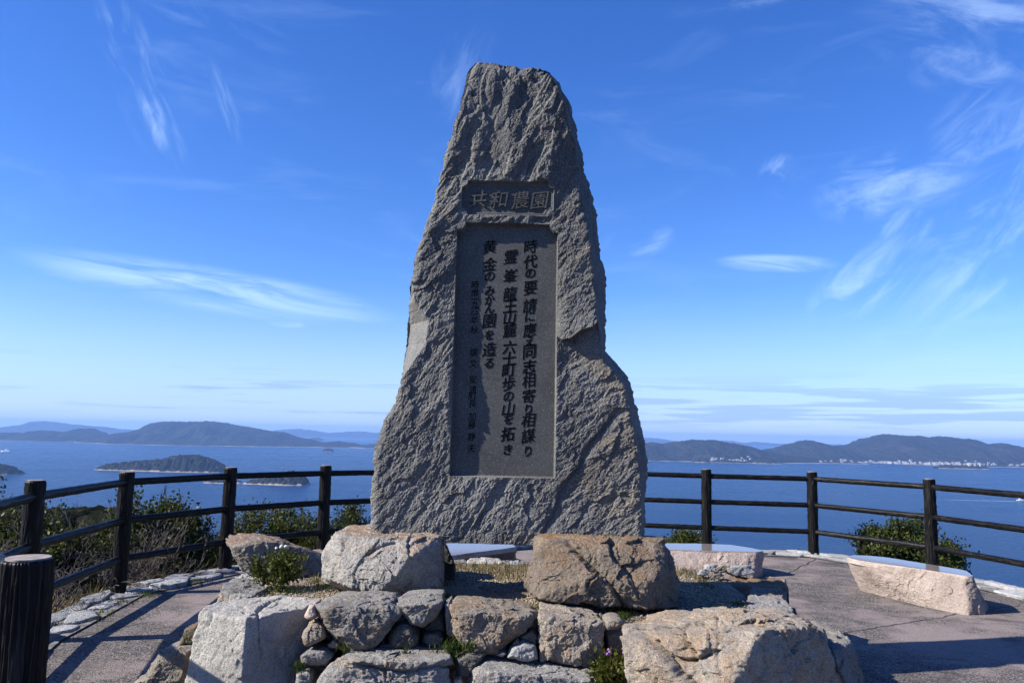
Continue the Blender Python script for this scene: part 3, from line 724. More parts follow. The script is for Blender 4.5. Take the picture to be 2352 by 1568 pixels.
def build_fence():
    root = thing('log_fence', 'black bark-textured three-rail fence around the edge of the lookout', 'fence', (*FENCE[0], 0))
    V, Fs = bark_tube(1.16, 0.074, 200, 220, 4.2, 0.0085, 2.4, 0.006)
    p0 = add_vein(mesh_obj('post', V, Fs, BARK, root, loc=(0, 0, -0.0))); p0['label'] = 'nearest fence post with pale flat top'
    V, Fs = disc(0.066, 1.1605, 1.166, 48, 0.012); mesh_obj('post_cap', V, Fs, CAP, p0, smooth=False)
    V, Fs = bark_tube(1.15, 0.067, 96, 120, 9.1, 0.0085, 2.6, 0.006); base = None
    Vc, Fc = disc(0.058, 1.1505, 1.156, 36, 0.012)
    for i, (x, y) in enumerate(FENCE[1:]):
        loc = np.array([x, y, 0]) - np.array(root.location)
        if base is None:
            base = add_vein(mesh_obj('post', V, Fs, BARK, root, loc=loc)); capm = mesh_obj('post_cap', Vc, Fc, CAP, base, smooth=False); o = base
        else:
            o = base.copy(); COL.objects.link(o); o.parent = root; o.location = loc
            c = capm.copy(); COL.objects.link(c); c.parent = o
        o.rotation_euler.z = i * 2.17
        if i == 2: o.scale.z = 1.02
    for i in range(len(FENCE) - 1):
        a = np.array([*FENCE[i], 0]); b_ = np.array([*FENCE[i + 1], 0]); d = b_ - a; L = np.linalg.norm(d); d /= L
        for k, z in enumerate((1.055, 0.69, 0.325)):
            V, Fs = bark_tube(L - 0.10, 0.0335, 32, 120, 3.0 * i + k, 0.0042, 3.6)
            # lay the tube along d
            V = np.stack([V[:, 2], V[:, 0], V[:, 1]], -1)
            o = mesh_obj('rail', V, Fs, BARK, root, loc=a + d * 0.05 + np.array([0, 0, z]) - np.array(root.location))
            add_vein(o); o.rotation_euler = (0, 0, math.atan2(d[1], d[0]))
build_fence()

# ------------------------------------------------------------------ the mound, its wall of stones and the boulders
def mound_z(y): return 0.585 - 0.042 * np.clip(y - 4.6, 0, 9)
MOUND = np.array([(-1.55, 4.66), (-1.0, 4.66), (0, 4.66), (0.9, 4.62), (1.35, 4.56), (1.55, 4.9), (1.62, 5.3), (1.72, 5.8), (1.75, 6.3), (1.6, 6.8), (0.9, 7.05), (0, 7.1), (-1.0, 7.15), (-1.6, 7.2), (-1.95, 6.9), (-1.9, 6.3), (-1.66, 5.6), (-1.55, 5.2)])
def gravel_mat():
    m, t, b = new_mat('gravelly_soil')
    p = t.new('ShaderNodeNewGeometry').outputs['Position']
    v = t.voro(p, 95.0); g = t.sep(v.outputs['Color'])[0]
    c = t.mix(t.ss(g, 0.1, 0.9), (0.105, 0.078, 0.05), (0.26, 0.21, 0.145))
    n = t.noise(p, 2.3, 6, 0.65, 0.7)
    c = t.mix(t.math('MULTIPLY', t.ss(n, 0.48, 0.62), 0.6), c, (0.07, 0.05, 0.03))
    yv = t.sep(p)[1]
    grass = t.math('MULTIPLY', t.ss(t.noise(p, 1.7, 6, 0.7, 0.4), 0.42, 0.56), t.ss(yv, 5.6, 6.3))
    c = t.mix(t.math('MULTIPLY', grass, 0.75), c, (0.13, 0.10, 0.045))
    t.l.new(c, b.inputs['Base Color']); b.inputs['Roughness'].default_value = 0.95
    t.l.new(t.bump(v.outputs['Distance'], 0.8, 0.012), b.inputs['Normal'])
    return m
def build_mound():
    n = 160; k = np.linspace(0, len(MOUND), n, endpoint=False); idx = k.astype(int); f = (k - idx)[:, None]
    E = MOUND[idx % len(MOUND)] * (1 - f) + MOUND[(idx + 1) % len(MOUND)] * f
    c = np.array([0.0, 5.9]); rings = 46
    V = []
    for j in range(rings):
        t_ = 1 - j / rings
        V.append(np.column_stack([c + (E - c) * t_, np.zeros(n)]))
    V = np.concatenate(V); V[:, 2] = mound_z(V[:, 1]) + 0.018 * fbm(V * np.array([1.6, 1.6, 0]) + 4, 4)
    V[:n, 2] -= 0.06; V[n:2 * n, 2] -= 0.03; V[2 * n:3 * n, 2] -= .012
    V = np.vstack([V, np.column_stack([E, np.full(n, -0.02)]), [[*c, mound_z(5.9)]]])
    I = np.arange(n * rings).reshape(rings, n); J = np.roll(I, -1, 1)
    Fs = np.stack([I[:-1], J[:-1], J[1:], I[1:]], -1).reshape(-1, 4).tolist()
    sk = np.arange(n) + n * rings
    Fs += [[int(sk[i]), int(sk[(i + 1) % n]), int(I[0, (i + 1) % n]), int(I[0, i])] for i in range(n)]
    cen = len(V) - 1
    Fs += [[int(I[-1, i]), int(I[-1, (i + 1) % n]), cen] for i in range(n)]
    o = mesh_obj('mound_ground', V, Fs, gravel_mat())
    tag(o, 'gravelly soil with dry grass on top of the stone-walled mound', kind='structure')
build_mound()

LSUP = RSUP = None
def build_wall():
    w = thing('stone_wall', 'low dry-stacked wall of large rough stones holding the mound', 'stone wall', (0, 4.6, 0))
    def S(px, yf, mat, n=30, th=0.35, bulge=0.05, extra=None, chops=2, **kw):
        P = wall_pts(px, yf, th, bulge)
        if extra is not None: P = P + extra
        return stone('stone', P, mat, n, w, chops=chops, **kw)
    # ---- big corner block at the left
    top = hz([(459, 1402), (566, 1417), (709, 1388), (738, 1372), (631, 1364), (545, 1371), (481, 1387)], 0.615)
    cen = np.mean(top, 0)
    bot = [np.array([(p[0] - cen[0]) * 1.08 + cen[0], (p[1] - cen[1]) * 1.05 + cen[1] - 0.02, -0.05]) for p in top]
    bot[0][0] -= 0.07
    o = stone('stone', top + bot, ROCK_PALE, 104, w, chops=0, sharp=70, rough=0.7, chip=0.25, cracks=[(c3([(960, 716), (900, 790), (800, 862), (796, 900), (805, 1010), (812, 1200), (840, 1320)]), 0.016, 3), (c3([(345, 900), (340, 980), (300, 1020), (240, 990)]), 0.010, 2.5)]); o['label'] = 'big pale corner block with flat top'
    # ---- upper course, left to right
    S(c8([(110, 45), (200, 22), (450, 18), (700, 22), (765, 60), (800, 95), (720, 215), (600, 345), (540, 405), (385, 410), (280, 262), (145, 145)]), 4.42, ROCK_GREY, 84, 0.42, 0.06, hz(c8([(200, -2), (620, -6), (730, 20)]), 0.60), chops=1, sharp=40)
    S(c8([(740, 22), (900, 6), (1112, 10), (1122, 60), (1060, 150), (965, 216), (880, 205), (790, 62)]), 4.45, ROCK_GREY, 56, 0.4, 0.06, hz(c8([(860, -8), (1080, -10)]), 0.60))
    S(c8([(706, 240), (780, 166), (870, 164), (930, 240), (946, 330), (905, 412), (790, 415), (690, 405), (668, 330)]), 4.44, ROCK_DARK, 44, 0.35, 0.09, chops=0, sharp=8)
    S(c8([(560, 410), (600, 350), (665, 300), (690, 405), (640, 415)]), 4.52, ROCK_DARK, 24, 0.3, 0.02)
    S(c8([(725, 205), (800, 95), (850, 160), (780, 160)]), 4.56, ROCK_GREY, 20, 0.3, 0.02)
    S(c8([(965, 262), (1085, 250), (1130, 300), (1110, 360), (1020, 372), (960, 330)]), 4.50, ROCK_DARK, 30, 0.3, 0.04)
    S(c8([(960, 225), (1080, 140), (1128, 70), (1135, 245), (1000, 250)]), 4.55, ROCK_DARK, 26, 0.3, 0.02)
    S(c8([(1132, 28), (1168, 24), (1200, 180), (1212, 310), (1150, 285), (1136, 150)]), 4.50, ROCK_GREY, 26, 0.3, 0.03)
    S(c8([(1170, 50), (1290, 88), (1500, 92), (1838, 105), (1842, 180), (1700, 292), (1545, 436), (1480, 442), (1262, 362), (1212, 300), (1190, 150)]), 4.38, ROCK_TAN, 90, 0.40, 0.05, hz(c8([(1200, 18), (1480, -2), (1800, 45), (1850, 90)]), 0.605), chops=1, sharp=44)
    S(c2([(1400, 815), (1560, 835), (1712, 865), (1780, 860), (1782, 1050), (1700, 1140), (1420, 1086), (1400, 1000)]), 4.36, ROCK_TAN, 76, 0.4, 0.03, hz(c2([(1410, 806), (1600, 822), (1780, 848)]), 0.575), chops=1, sharp=44)
    S(c2([(1783, 862), (1830, 842), (1890, 845), (1910, 862), (1880, 905), (1800, 912)]), 4.36, ROCK_TAN, 30, 0.2, 0.06, sharp=12)
    S(c2([(1795, 915), (1890, 905), (1915, 1040), (1830, 1062), (1805, 1000)]), 4.46, ROCK_GREY, 30, 0.3, 0.03)
    S(c2([(1790, 1065), (1930, 1062), (1960, 1280), (1800, 1280)]), 4.45, ROCK_TAN, 30, 0.3, 0.03)
    S(c2([(1215, 1072), (1240, 1012), (1320, 978), (1388, 1002), (1402, 1080), (1330, 1096)]), 4.36, ROCK_WHITE, 40, 0.25, 0.06)
    S(c2([(1285, 950), (1370, 905), (1402, 945), (1392, 1000), (1330, 975)]), 4.44, ROCK_TAN, 28, 0.25, 0.03)
    S(c2([(1248, 985), (1284, 955), (1302, 990), (1252, 1012)]), 4.42, ROCK_TAN, 18, 0.15, 0.03)
    S(c2([(1150, 1058), (1190, 1034), (1222, 1046), (1190, 1072)]), 4.38, ROCK_PINK, 18, 0.15, 0.03)
    # ---- lower course
    S(c2([(245, 1075), (420, 1066), (640, 1080), (880, 1072), (902, 1120), (900, 1330), (70, 1360), (96, 1212), (160, 1132)]), 4.26, ROCK_GREY, 90, 0.5, 0.04, hz(c2([(260, 1052), (600, 1050), (890, 1052)]), 0.40), chops=1, sharp=50, cracks=[(c2([(890, 1118), (760, 1132), (640, 1160), (500, 1142), (330, 1112)]), 0.026, 4)])
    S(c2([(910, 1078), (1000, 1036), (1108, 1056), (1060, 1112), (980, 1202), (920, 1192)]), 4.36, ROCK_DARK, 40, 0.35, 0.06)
    S(c2([(1012, 1050), (1060, 1032), (1108, 1052), (1070, 1068)]), 4.40, ROCK_TAN, 20, 0.2, 0.04)
    S(c2([(968, 1180), (1075, 1130), (1290, 1150), (1640, 1180), (1760, 1205), (1800, 1380), (955, 1380)]), 4.20, ROCK_GREY, 90, 0.45, 0.04, hz(c2([(1085, 1085), (1300, 1085), (1640, 1140), (1745, 1178)]), 0.33), chops=1, sharp=44)
    S(c2([(905, 1200), (945, 1185), (968, 1225), (930, 1270), (900, 1250)]), 4.3, ROCK_TAN, 24, 0.2, 0.04)
    S(c2([(1640, 1150), (1690, 1132), (1730, 1150), (1700, 1172)]), 4.34, ROCK_TAN, 16, 0.1, 0.02)
    # ---- small stones between the corner block and the wall
    S(c8([(28, 132), (70, 42), (104, 36), (142, 118), (90, 152), (50, 150)]), 4.44, ROCK_PINK, 30, 0.2, 0.05)
    S(c8([(-8, 290), (40, 192), (130, 156), (200, 190), (222, 300), (140, 350), (50, 386), (5, 370)]), 4.42, ROCK_TAN, 50, 0.32, 0.07, sharp=10, chops=0)
    S(c8([(212, 348), (262, 302), (310, 342), (300, 380), (225, 376)]), 4.44, ROCK_TAN, 24, 0.2, 0.05)
    S(c8([(-5, 430), (60, 396), (200, 394), (256, 440), (212, 510), (110, 522), (8, 500)]), 4.40, ROCK_GREY, 44, 0.3, 0.06)
    S(c8([(-30, 570), (60, 534), (102, 562), (80, 720), (-40, 740)]), 4.38, ROCK_GREY, 30, 0.3, 0.05)
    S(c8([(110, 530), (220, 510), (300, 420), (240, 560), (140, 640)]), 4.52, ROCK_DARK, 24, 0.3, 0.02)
    # ---- great tan boulder at the right corner
    top = hz(c4([(180, 545), (215, 520), (330, 440), (500, 402), (900, 398), (1350, 425), (1490, 388), (1640, 415), (1800, 480), (1880, 560), (1640, 470), (1395, 535), (900, 530), (520, 525)]), 0.635)
    fb = [at_y(*p, 3.98) for p in c4([(178, 650), (215, 780), (260, 900), (290, 1250)])]
    fr_ = [at_y(*c4([(1385, 560)])[0], 3.90), at_y(*c4([(1180, 1000)])[0], 3.74), at_y(*c4([(1080, 1260)])[0], 3.70)]
    rb = [at_y(*p, yy) for p, yy in zip(c4([(1905, 630), (2010, 790), (2150, 1060), (2200, 1260)]), (4.5, 4.45, 4.4, 4.4))]
    bk = [np.array([1.7, 4.85, -0.05]), np.array([0.75, 4.7, -0.05]), np.array([1.65, 4.85, 0.45])]
    o = stone('stone', top + fb + fr_ + rb + bk, ROCK_TAN, 132, w, chops=3, sharp=50, chip=1.5, cracks=[
        (c4([(345, 595), (420, 690), (500, 760), (610, 890), (700, 980), (820, 1070)]), 0.050, 5),
        (c4([(930, 785), (840, 832), (720, 842), (600, 812), (500, 742), (468, 660)]), 0.040, 5),
        (c4([(812, 768), (760, 722), (724, 640), (712, 560), (760, 520), (880, 520)]), 0.028, 4),
        (c4([(1000, 470), (1010, 600), (1005, 760), (1012, 900)]), 0.008, 3)]); o['label'] = 'great tan corner boulder with fractured face'
    topb = hz(c4([(1800, 475), (1900, 500), (2010, 552), (2165, 660)]), 0.52)
    rs = [at_y(*p, yy) for p, yy in zip(c4([(2225, 800), (2255, 1060), (2260, 1200), (2000, 760)]), (4.55, 4.5, 4.5, 4.35))]
    stone('stone', topb + rs + [np.array([1.95, 4.35, -.05]), np.array([2.1, 5.0, -.05]), np.array([1.7, 5.0, -.05]), np.array([2.0, 5.05, .35])], ROCK_GREY, 56, w, chops=2)
    # ---- right rim
    def rim(px, z, mat, n=36, thick=0.3, **kw):
        kw.setdefault('sharp', 50); kw.setdefault('chip', .7)
        T_ = hz(px, z + 0.012); c = np.mean(T_, 0)
        B_ = [np.array([(p[0] - c[0]) * 1.02 + c[0], (p[1] - c[1]) * 1.02 + c[1], z - thick]) for p in T_]
        return stone('stone', T_ + B_, mat, n, w, **kw)
    rim(c4([(1225, 372), (1275, 262), (1400, 256), (1560, 276), (1650, 370), (1655, 408), (1480, 415), (1300, 392)]), 0.56, ROCK_GREY, 56, 0.56, chops=1, chip=.6)
    rim(c4([(1272, 252), (1302, 206), (1440, 196), (1556, 202), (1600, 250), (1560, 282), (1400, 256)]), 0.555, ROCK_TAN, 48, 0.55, chops=1)
    rim(c4([(930, 165), (1000, 130), (1180, 108), (1500, 115), (1588, 150), (1602, 205), (1440, 196), (1200, 190)]), 0.50, ROCK_BROWN, 50, 0.5, chops=1)
    rim(c4([(1440, 110), (1590, 150), (1620, 250), (1560, 200)]), 0.47, ROCK_BROWN, 36, 0.47, chops=1)
    # ---- left rim
    rim(c3([(470, 600), (560, 552), (660, 550), (780, 575), (885, 645), (780, 690), (640, 700), (520, 690), (440, 670)]), 0.57, ROCK_GREY, 60, 0.4, chops=1)
    rim(c3([(400, 790), (425, 700), (480, 610), (540, 690), (520, 770)]), 0.53, ROCK_TAN, 40, 0.53, chops=1)
    rim(c3([(515, 775), (530, 705), (640, 700), (790, 712), (700, 745), (600, 760)]), 0.58, ROCK_PALE, 36, 0.4, chops=1)
    rim(c3([(575, 550), (640, 515), (700, 494), (790, 502), (835, 540), (780, 562), (690, 560)]), 0.52, ROCK_WHITE, 40, 0.4, chops=2)
    rim(c3([(760, 566), (800, 535), (850, 575), (850, 608), (790, 600)]), 0.56, ROCK_GREY, 24, 0.2)
    rim(c3([(1155, 320), (1195, 282), (1300, 276), (1432, 286), (1424, 322), (1260, 330)]), 0.44, ROCK_GREY, 40, 0.44, chops=1)
    # ---- back rim seen between the boulders
    for px, z, m_ in ((c2([(885, 505), (900, 494), (975, 496), (985, 510), (930, 518)]), 0.44, ROCK_GREY), (c2([(978, 500), (1000, 484), (1080, 478), (1175, 486), (1195, 510), (1080, 520)]), 0.46, ROCK_PALE),
                      (c2([(1180, 508), (1196, 490), (1230, 494), (1228, 520)]), 0.45, ROCK_GREY), (c2([(1222, 524), (1234, 498), (1285, 496), (1302, 520), (1260, 530)]), 0.46, ROCK_WHITE),
                      (c2([(1290, 500), (1330, 494), (1350, 520), (1300, 528)]), 0.45, ROCK_GREY), (c2([(1302, 528), (1350, 512), (1440, 516), (1430, 540)]), 0.44, ROCK_GREY)):
        rim(px, z, m_, 30, 0.4)
    # ---- low stones running down to the path at the left
    z0 = -0.05
    def ground(px, y, mat, n, th=0.3, bulge=0.05, **kw):
        return S(px, y, mat, n, th, bulge, **kw)
    ground(c3([(25, 1228), (60, 1120), (95, 1040), (232, 985), (222, 1060), (150, 1190), (60, 1230)]), 4.75, ROCK_BROWN, 40)
    ground(c3([(135, 1180), (215, 1040), (232, 1060), (205, 1190)]), 4.68, ROCK_PALE, 24, 0.2)
    S(c1([(788, 1545), (880, 1392), (960, 1376), (1070, 1372), (1050, 1440), (1040, 1640), (820, 1650)]), 4.62, ROCK_TAN, 60, 0.4, 0.06)
    S(c1([(880, 1390), (930, 1372), (1078, 1362), (1072, 1385), (960, 1392)]), 4.7, ROCK_GREY, 30, 0.2, 0.03)
    S(c1([(700, 1600), (760, 1545), (830, 1540), (860, 1640), (720, 1660)]), 4.55, ROCK_TAN, 36, 0.3, 0.04)
    # earth and mortar behind the stones
    core = np.array([(-1.62, 4.72), (0, 4.72), (1.2, 4.66), (1.75, 4.9), (1.9, 5.4)])
    V = [(x, y, z) for x, y in core for z in (-0.05, 0.50)] + [(x * .9, y + .5, z) for x, y in core for z in (-0.05, 0.50)]
    k = len(core); Fs = []
    for i in range(k - 1):
        Fs += [[2 * i, 2 * i + 2, 2 * i + 3, 2 * i + 1], [2 * i + 1, 2 * i + 3, 2 * k + 2 * i + 3, 2 * k + 2 * i + 1]]
    mesh_obj('earth_backing', local(w, np.array(V)), Fs, simple_mat('dark_earth', (0.055, 0.047, 0.04), 0.95, 0.1, 0.4, 20), w, smooth=False)
build_wall()

def boulder(name, label, cat, pts, mat, n, **kw):
    o = stone(name, pts, mat, n, **kw); return tag(o, label, cat)
# left support
f = hy(c2([(122, 600), (128, 480), (165, 395)]), 5.22) + hy(c2([(222, 338), (420, 350), (640, 356)]), 5.05) + hy(c2([(290, 655), (430, 712)]), 4.96)
f += [at_y(*p, yy) for p, yy in zip(c2([(640, 380), (655, 480), (560, 600), (440, 700), (818, 362), (812, 520), (806, 700), (700, 715)]), (4.98, 4.86, 4.86, 4.92, 5.05, 5.05, 5.10, 5.06))]
bk = hz(c2([(280, 300), (420, 288), (640, 300)]), 0.925) + [at_y(*p, 5.75) for p in c2([(838, 385), (848, 520), (848, 640)])] + [np.array([-1.1, 5.8, .4]), np.array([-0.55, 5.75, .4])]
o = boulder('boulder', 'grey boulder with flat top under the left half of the monument', 'boulder', f + bk, ROCK_RUST, 116, chops=0, sharp=70, chip=0.6, cracks=[(c2([(400, 468), (440, 440), (478, 420), (560, 400)]), 0.016, 3), (c2([(650, 370), (640, 430), (655, 480)]), 0.018, 4)]); o['group'] = 'boulders that carry the monument'
f = hy(c2([(1333, 652), (1350, 560), (1378, 470)]), 4.92) + hy(c2([(1402, 385), (1430, 366), (1700, 370), (2132, 372), (2150, 420)]), 5.0) + hy(c2([(2222, 610), (2224, 752)]), 5.0) + hy(c2([(2040, 792), (1750, 776), (1400, 722)]), 4.72)
f += [at_y(*p, yy) for p, yy in zip(c2([(1420, 440), (1700, 600), (1760, 420), (2060, 640), (2150, 520)]), (4.90, 4.70, 4.86, 4.74, 4.90))]
bk = [np.array([p[0], 5.75, 0.90]) for p in hy(c2([(1440, 372), (2120, 372)]), 5.2)] + [np.array([1.1, 5.8, .4]), np.array([0.3, 5.8, .4])]
o = boulder('boulder', 'rust brown boulder with black streaks under the right half of the monument', 'boulder', f + bk, ROCK_BROWN, 128, chops=0, sharp=70, chip=1.3, cracks=[(c2([(1560, 388), (1640, 470), (1700, 530), (1780, 600), (1850, 680), (1900, 770)]), 0.034, 5), (c2([(1750, 585), (1700, 620), (1690, 650)]), 0.018, 3), (c2([(1830, 400), (1850, 480), (1940, 570), (2000, 680)]), 0.022, 5)]); o['group'] = 'boulders that carry the monument'
# leaning boulder on the left
top = [at_y(*p, yy) for p, yy in zip(c3([(470, 190), (530, 140), (640, 122), (800, 126), (995, 166), (560, 262), (700, 232), (880, 206)]), (6.05, 6.35, 6.5, 6.55, 6.4, 5.85, 5.85, 5.9))]
f = hy(c3([(480, 205), (560, 345), (640, 485), (760, 560)]), 6.0) + hy(c3([(850, 640), (1000, 655), (1200, 650), (1310, 610), (1345, 545), (1240, 400), (1135, 262)]), 6.0) + [at_y(*c3([(900, 450)])[0], 5.85)]
bk = [np.array([-1.95, 6.65, .5]), np.array([-1.25, 6.6, .45]), np.array([-1.5, 6.6, .6])]
boulder('leaning_boulder', 'dark grey boulder with overhanging flat rusty top left of the monument', 'boulder', top + f + bk, ROCK_GREYRUST, 90, chops=1, sharp=48, chip=1.0)
# dark back boulder behind left support
P = hy(c2([(860, 400), (905, 500), (918, 560), (915, 645), (850, 660), (700, 640), (700, 420)]), 5.95); P += [p + np.array([-.05, .45, -.05]) for p in P]
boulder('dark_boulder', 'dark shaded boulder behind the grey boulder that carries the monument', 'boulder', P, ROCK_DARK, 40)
# loose stones beside the bench
for px, y, lab, m_ in ((c4([(845, 102), (872, 56), (912, 50), (945, 86), (900, 112)]), 6.35, 'small bright white loose stone lying on the gravel', ROCK_WHITE),
                       (c4([(905, 50), (915, 12), (965, 6), (1012, 18), (985, 70), (930, 74)]), 6.55, 'pale angular loose stone behind the small white one', ROCK_WHITE),
                       (c4([(985, 72), (1050, 22), (1112, 24), (1090, 78), (1010, 88)]), 6.5, 'tan loose stone between two pale ones by the bench', ROCK_TAN),
                       (c4([(1088, 42), (1180, 26), (1290, 16), (1335, 84), (1250, 108), (1160, 112), (1100, 82)]), 6.45, 'flat blue grey slab leaning in front of the bench', ROCK_WHITE),
                       (c4([(935, 140), (975, 105), (1030, 86), (1066, 104), (1000, 142)]), 6.3, 'low dark stone in front of the leaning slab', ROCK_DARK)):
    P = hy(px, y); P += [p + np.array([0.02, .16, -.03]) for p in P]
    boulder('loose_stone', lab, 'stone', P, m_, 28, chops=1)['group'] = 'loose stones near the bench'

# ------------------------------------------------------------------ polished stone benches
def polish_mat():
    m, t, b = new_mat('polished_granite')
    p = t.new('ShaderNodeNewGeometry').outputs['Position']
    g = t.sep(t.voro(p, 260.0).outputs['Color'])[0]
    t.l.new(t.mix(t.ss(g, 0.2, 0.9), (0.13, 0.11, 0.10), (0.27, 0.23, 0.21)), b.inputs['Base Color'])
    b.inputs['Roughness'].default_value = 0.09; b.inputs['Specular IOR Level'].default_value = 0.55
    return m
POLISH = polish_mat()
def bench(label, top, base, zt, back_shift, n=80):
    T_ = hz(top, zt); B_ = hz(base, 0.0)
    B2 = [p + np.array([back_shift[0], back_shift[1], 0]) for p in B_]
    c = np.mean(T_, 0)
    root = thing('stone_bench', label, 'bench', (c[0], c[1], 0), group='stone benches with polished tops')
    T_low = [np.array([p[0], p[1], zt - 0.012]) for p in T_]
    stone('bench_body', T_low + [p + np.array([0, 0, -0.05]) for p in B_ + B2], ROCK_PINK, n, root, chops=0, sharp=70, rough=0.8, chip=0.25)
    # the polished slab follows the outline
    T_ = np.array(T_); k = len(T_)
    xy = T_[:, :2]; N_ = 96; kk = np.linspace(0, k, N_, endpoint=False); ii = kk.astype(int); f = (kk - ii)[:, None]
    E = xy[ii % k] * (1 - f) + xy[(ii + 1) % k] * f
    for _ in range(3): E = (np.roll(E, 1, 0) + E * 2 + np.roll(E, -1, 0)) / 4
    E = E + 0.006 * np.stack([perlin(np.column_stack([E * 9, np.zeros(N_)])), perlin(np.column_stack([E * 9 + 40, np.zeros(N_)]))], -1)
    V = np.vstack([np.column_stack([E, np.full(N_, zt - 0.05)]), np.column_stack([E, np.full(N_, zt)])])
    Fs = [list(range(N_, 2 * N_))] + [[i, (i + 1) % N_, N_ + (i + 1) % N_, N_ + i] for i in range(N_)]
    o = mesh_obj('polished_top', local(root, V), Fs, POLISH, root, smooth=False, mats=[POLISH, ROCK_PINK], mat_idx=[0] + [1] * N_)
    bm = bmesh.new(); bm.from_mesh(o.data); bmesh.ops.recalc_face_normals(bm, faces=bm.faces); bm.to_mesh(o.data); bm.free()
    if o.data.polygons[0].normal.z < 0: o.data.flip_normals()
bench('pinkish stone bench tapering to both ends with a mirror polished top at the right', cR([(1224, 868), (1262, 858), (1340, 860), (1450, 870), (1660, 904), (1890, 942), (1932, 975), (1890, 974), (1660, 938), (1420, 905), (1290, 886)]),
      cR([(1312, 1052), (1480, 1092), (1700, 1152), (1900, 1192), (2008, 1188)]), 0.352, (0.24, 0.36), 100)
bench('pinkish stone bench behind the rust brown boulder', cR([(200, 792), (430, 794), (580, 800), (700, 818), (768, 834), (735, 840), (480, 834), (200, 826)]),
      cR([(180, 985), (480, 988), (700, 988), (768, 976)]), 0.285, (0.0, 0.45), 80)
bench('grey stone bench with polished top seen under the monument between its boulders', c2([(700, 480), (760, 402), (900, 398), (1150, 402), (1250, 406), (1274, 420), (1180, 434), (1000, 456), (860, 478)]),
      c2([(720, 560), (900, 556), (1100, 530), (1270, 500)]), 0.30, (0.0, 0.4), 60)

# ------------------------------------------------------------------ kerb of flat white stones under the fence
def build_kerb():
    root = thing('stone_kerb', 'kerb of flat white stones along the foot of the fence', 'kerb', (*FENCE[2], 0))
    pts = [np.array(p) for p in FENCE[1:]]
    # dense path
    path = []
    for i in range(len(pts) - 1):
        for t_ in np.linspace(0, 1, 14, endpoint=False): path.append(pts[i] * (1 - t_) + pts[i + 1] * t_)
    path = np.array(path); tg_ = np.gradient(path, axis=0); tg_ = np.apply_along_axis(lambda v: np.convolve(np.pad(v, 6, mode='edge'), np.ones(13) / 13, 'valid'), 0, tg_); tg_ /= np.linalg.norm(tg_, axis=1)[:, None]
    inward = np.stack([tg_[:, 1], -tg_[:, 0]], -1)
    inner = path + inward * 0.27; outer = path - inward * 0.16
    V = np.vstack([np.column_stack([inner, np.full(len(inner), 0.012)]), np.column_stack([outer, np.full(len(outer), 0.022)])]); k = len(inner)
    Fs = [[i, i + 1, k + i + 1, k + i] for i in range(k - 1)]
    mesh_obj('mortar_bed', local(root, V), Fs, simple_mat('kerb_mortar', (0.16, 0.152, 0.145), 0.95, 0.1, 0.35, 14), root, smooth=False)
    seg = np.concatenate([[0], np.cumsum(np.linalg.norm(np.diff(path, axis=0), axis=1))]); total = seg[-1]
    rg = np.random.default_rng(11)
    def pos(s): return np.array([np.interp(s, seg, path[:, 0]), np.interp(s, seg, path[:, 1])]), np.array([np.interp(s, seg, inward[:, 0]), np.interp(s, seg, inward[:, 1])])
    for row in range(2):
        s = 0.1
        while s < total - 0.3:
            L = rg.uniform(0.24, 0.60); wd = rg.uniform(0.18, 0.25)
            off = (0.14 if row == 0 else -0.05) + rg.uniform(-0.02, 0.02)
            p, inn = pos(s + L / 2); tg = np.array([inn[1], -inn[0]])
            m_ = rg.integers(6, 9); an = np.sort(rg.uniform(0, 2 * np.pi, m_) * 0.35 + np.linspace(0, 2 * np.pi, m_, endpoint=False))
            hgt = rg.uniform(0.024, 0.052)
            P = []
            for a in an:
                q = p + tg * math.cos(a) * L * 0.56 * rg.uniform(.85, 1.1) + inn * (off + math.sin(a) * wd * 0.56 * rg.uniform(.8, 1.1))
                P += [np.array([*q, hgt + rg.uniform(-.008, .008)]), np.array([*q, -0.03])]
            stone('stone', P, ROCK_WHITE, 24, root, chops=1, rough=0.9, chip=0.9, sharp=34)
            s += L * 0.97
build_kerb()

# ------------------------------------------------------------------ sea, hillside, islands
SEA = -150.0
def build_sea():
    m, t, b = new_mat('sea_water')
    p = t.new('ShaderNodeNewGeometry').outputs['Position']
    n = t.noise(t.mapping(p, (0.0011, 0.0042, 1)), 1.0, 6, 0.6, 0.6)
    w1 = t.noise(t.mapping(p, (0.06, 0.12, 1), (0, 0, 0.3)), 1.0, 6, 0.65, 0.3)
    c = t.mix(t.ss(n, 0.35, 0.68), (0.005, 0.029, 0.092), (0.006, 0.035, 0.106))
    t.l.new(c, b.inputs['Base Color'])
    rr = t.math('ADD', 0.26, t.math('MULTIPLY', t.ss(n, 0.4, 0.7), 0.06)); t.l.new(rr, b.inputs['Roughness'])
    b.inputs['IOR'].default_value = 1.33; b.inputs['Specular IOR Level'].default_value = 0.10
    t.l.new(t.bump(w1, 1.0, 6.0), b.inputs['Normal'])
    rad = [0, 300, 1500, 6000, 14000, 24000]; n_ = 64; V = [(0, 0, SEA)]; Fs = []
    for r_ in rad[1:]: V += [(r_ * math.cos(2 * math.pi * i / n_), r_ * math.sin(2 * math.pi * i / n_), SEA) for i in range(n_)]
    Fs += [[0, 1 + i, 1 + (i + 1) % n_] for i in range(n_)]
    for k in range(len(rad) - 2):
        a = 1 + k * n_; Fs += [[a + i, a + n_ + i, a + n_ + (i + 1) % n_, a + (i + 1) % n_] for i in range(n_)]
    tag(mesh_obj('sea', V, Fs, m), 'calm deep blue sea below the lookout', kind='structure')
build_sea()
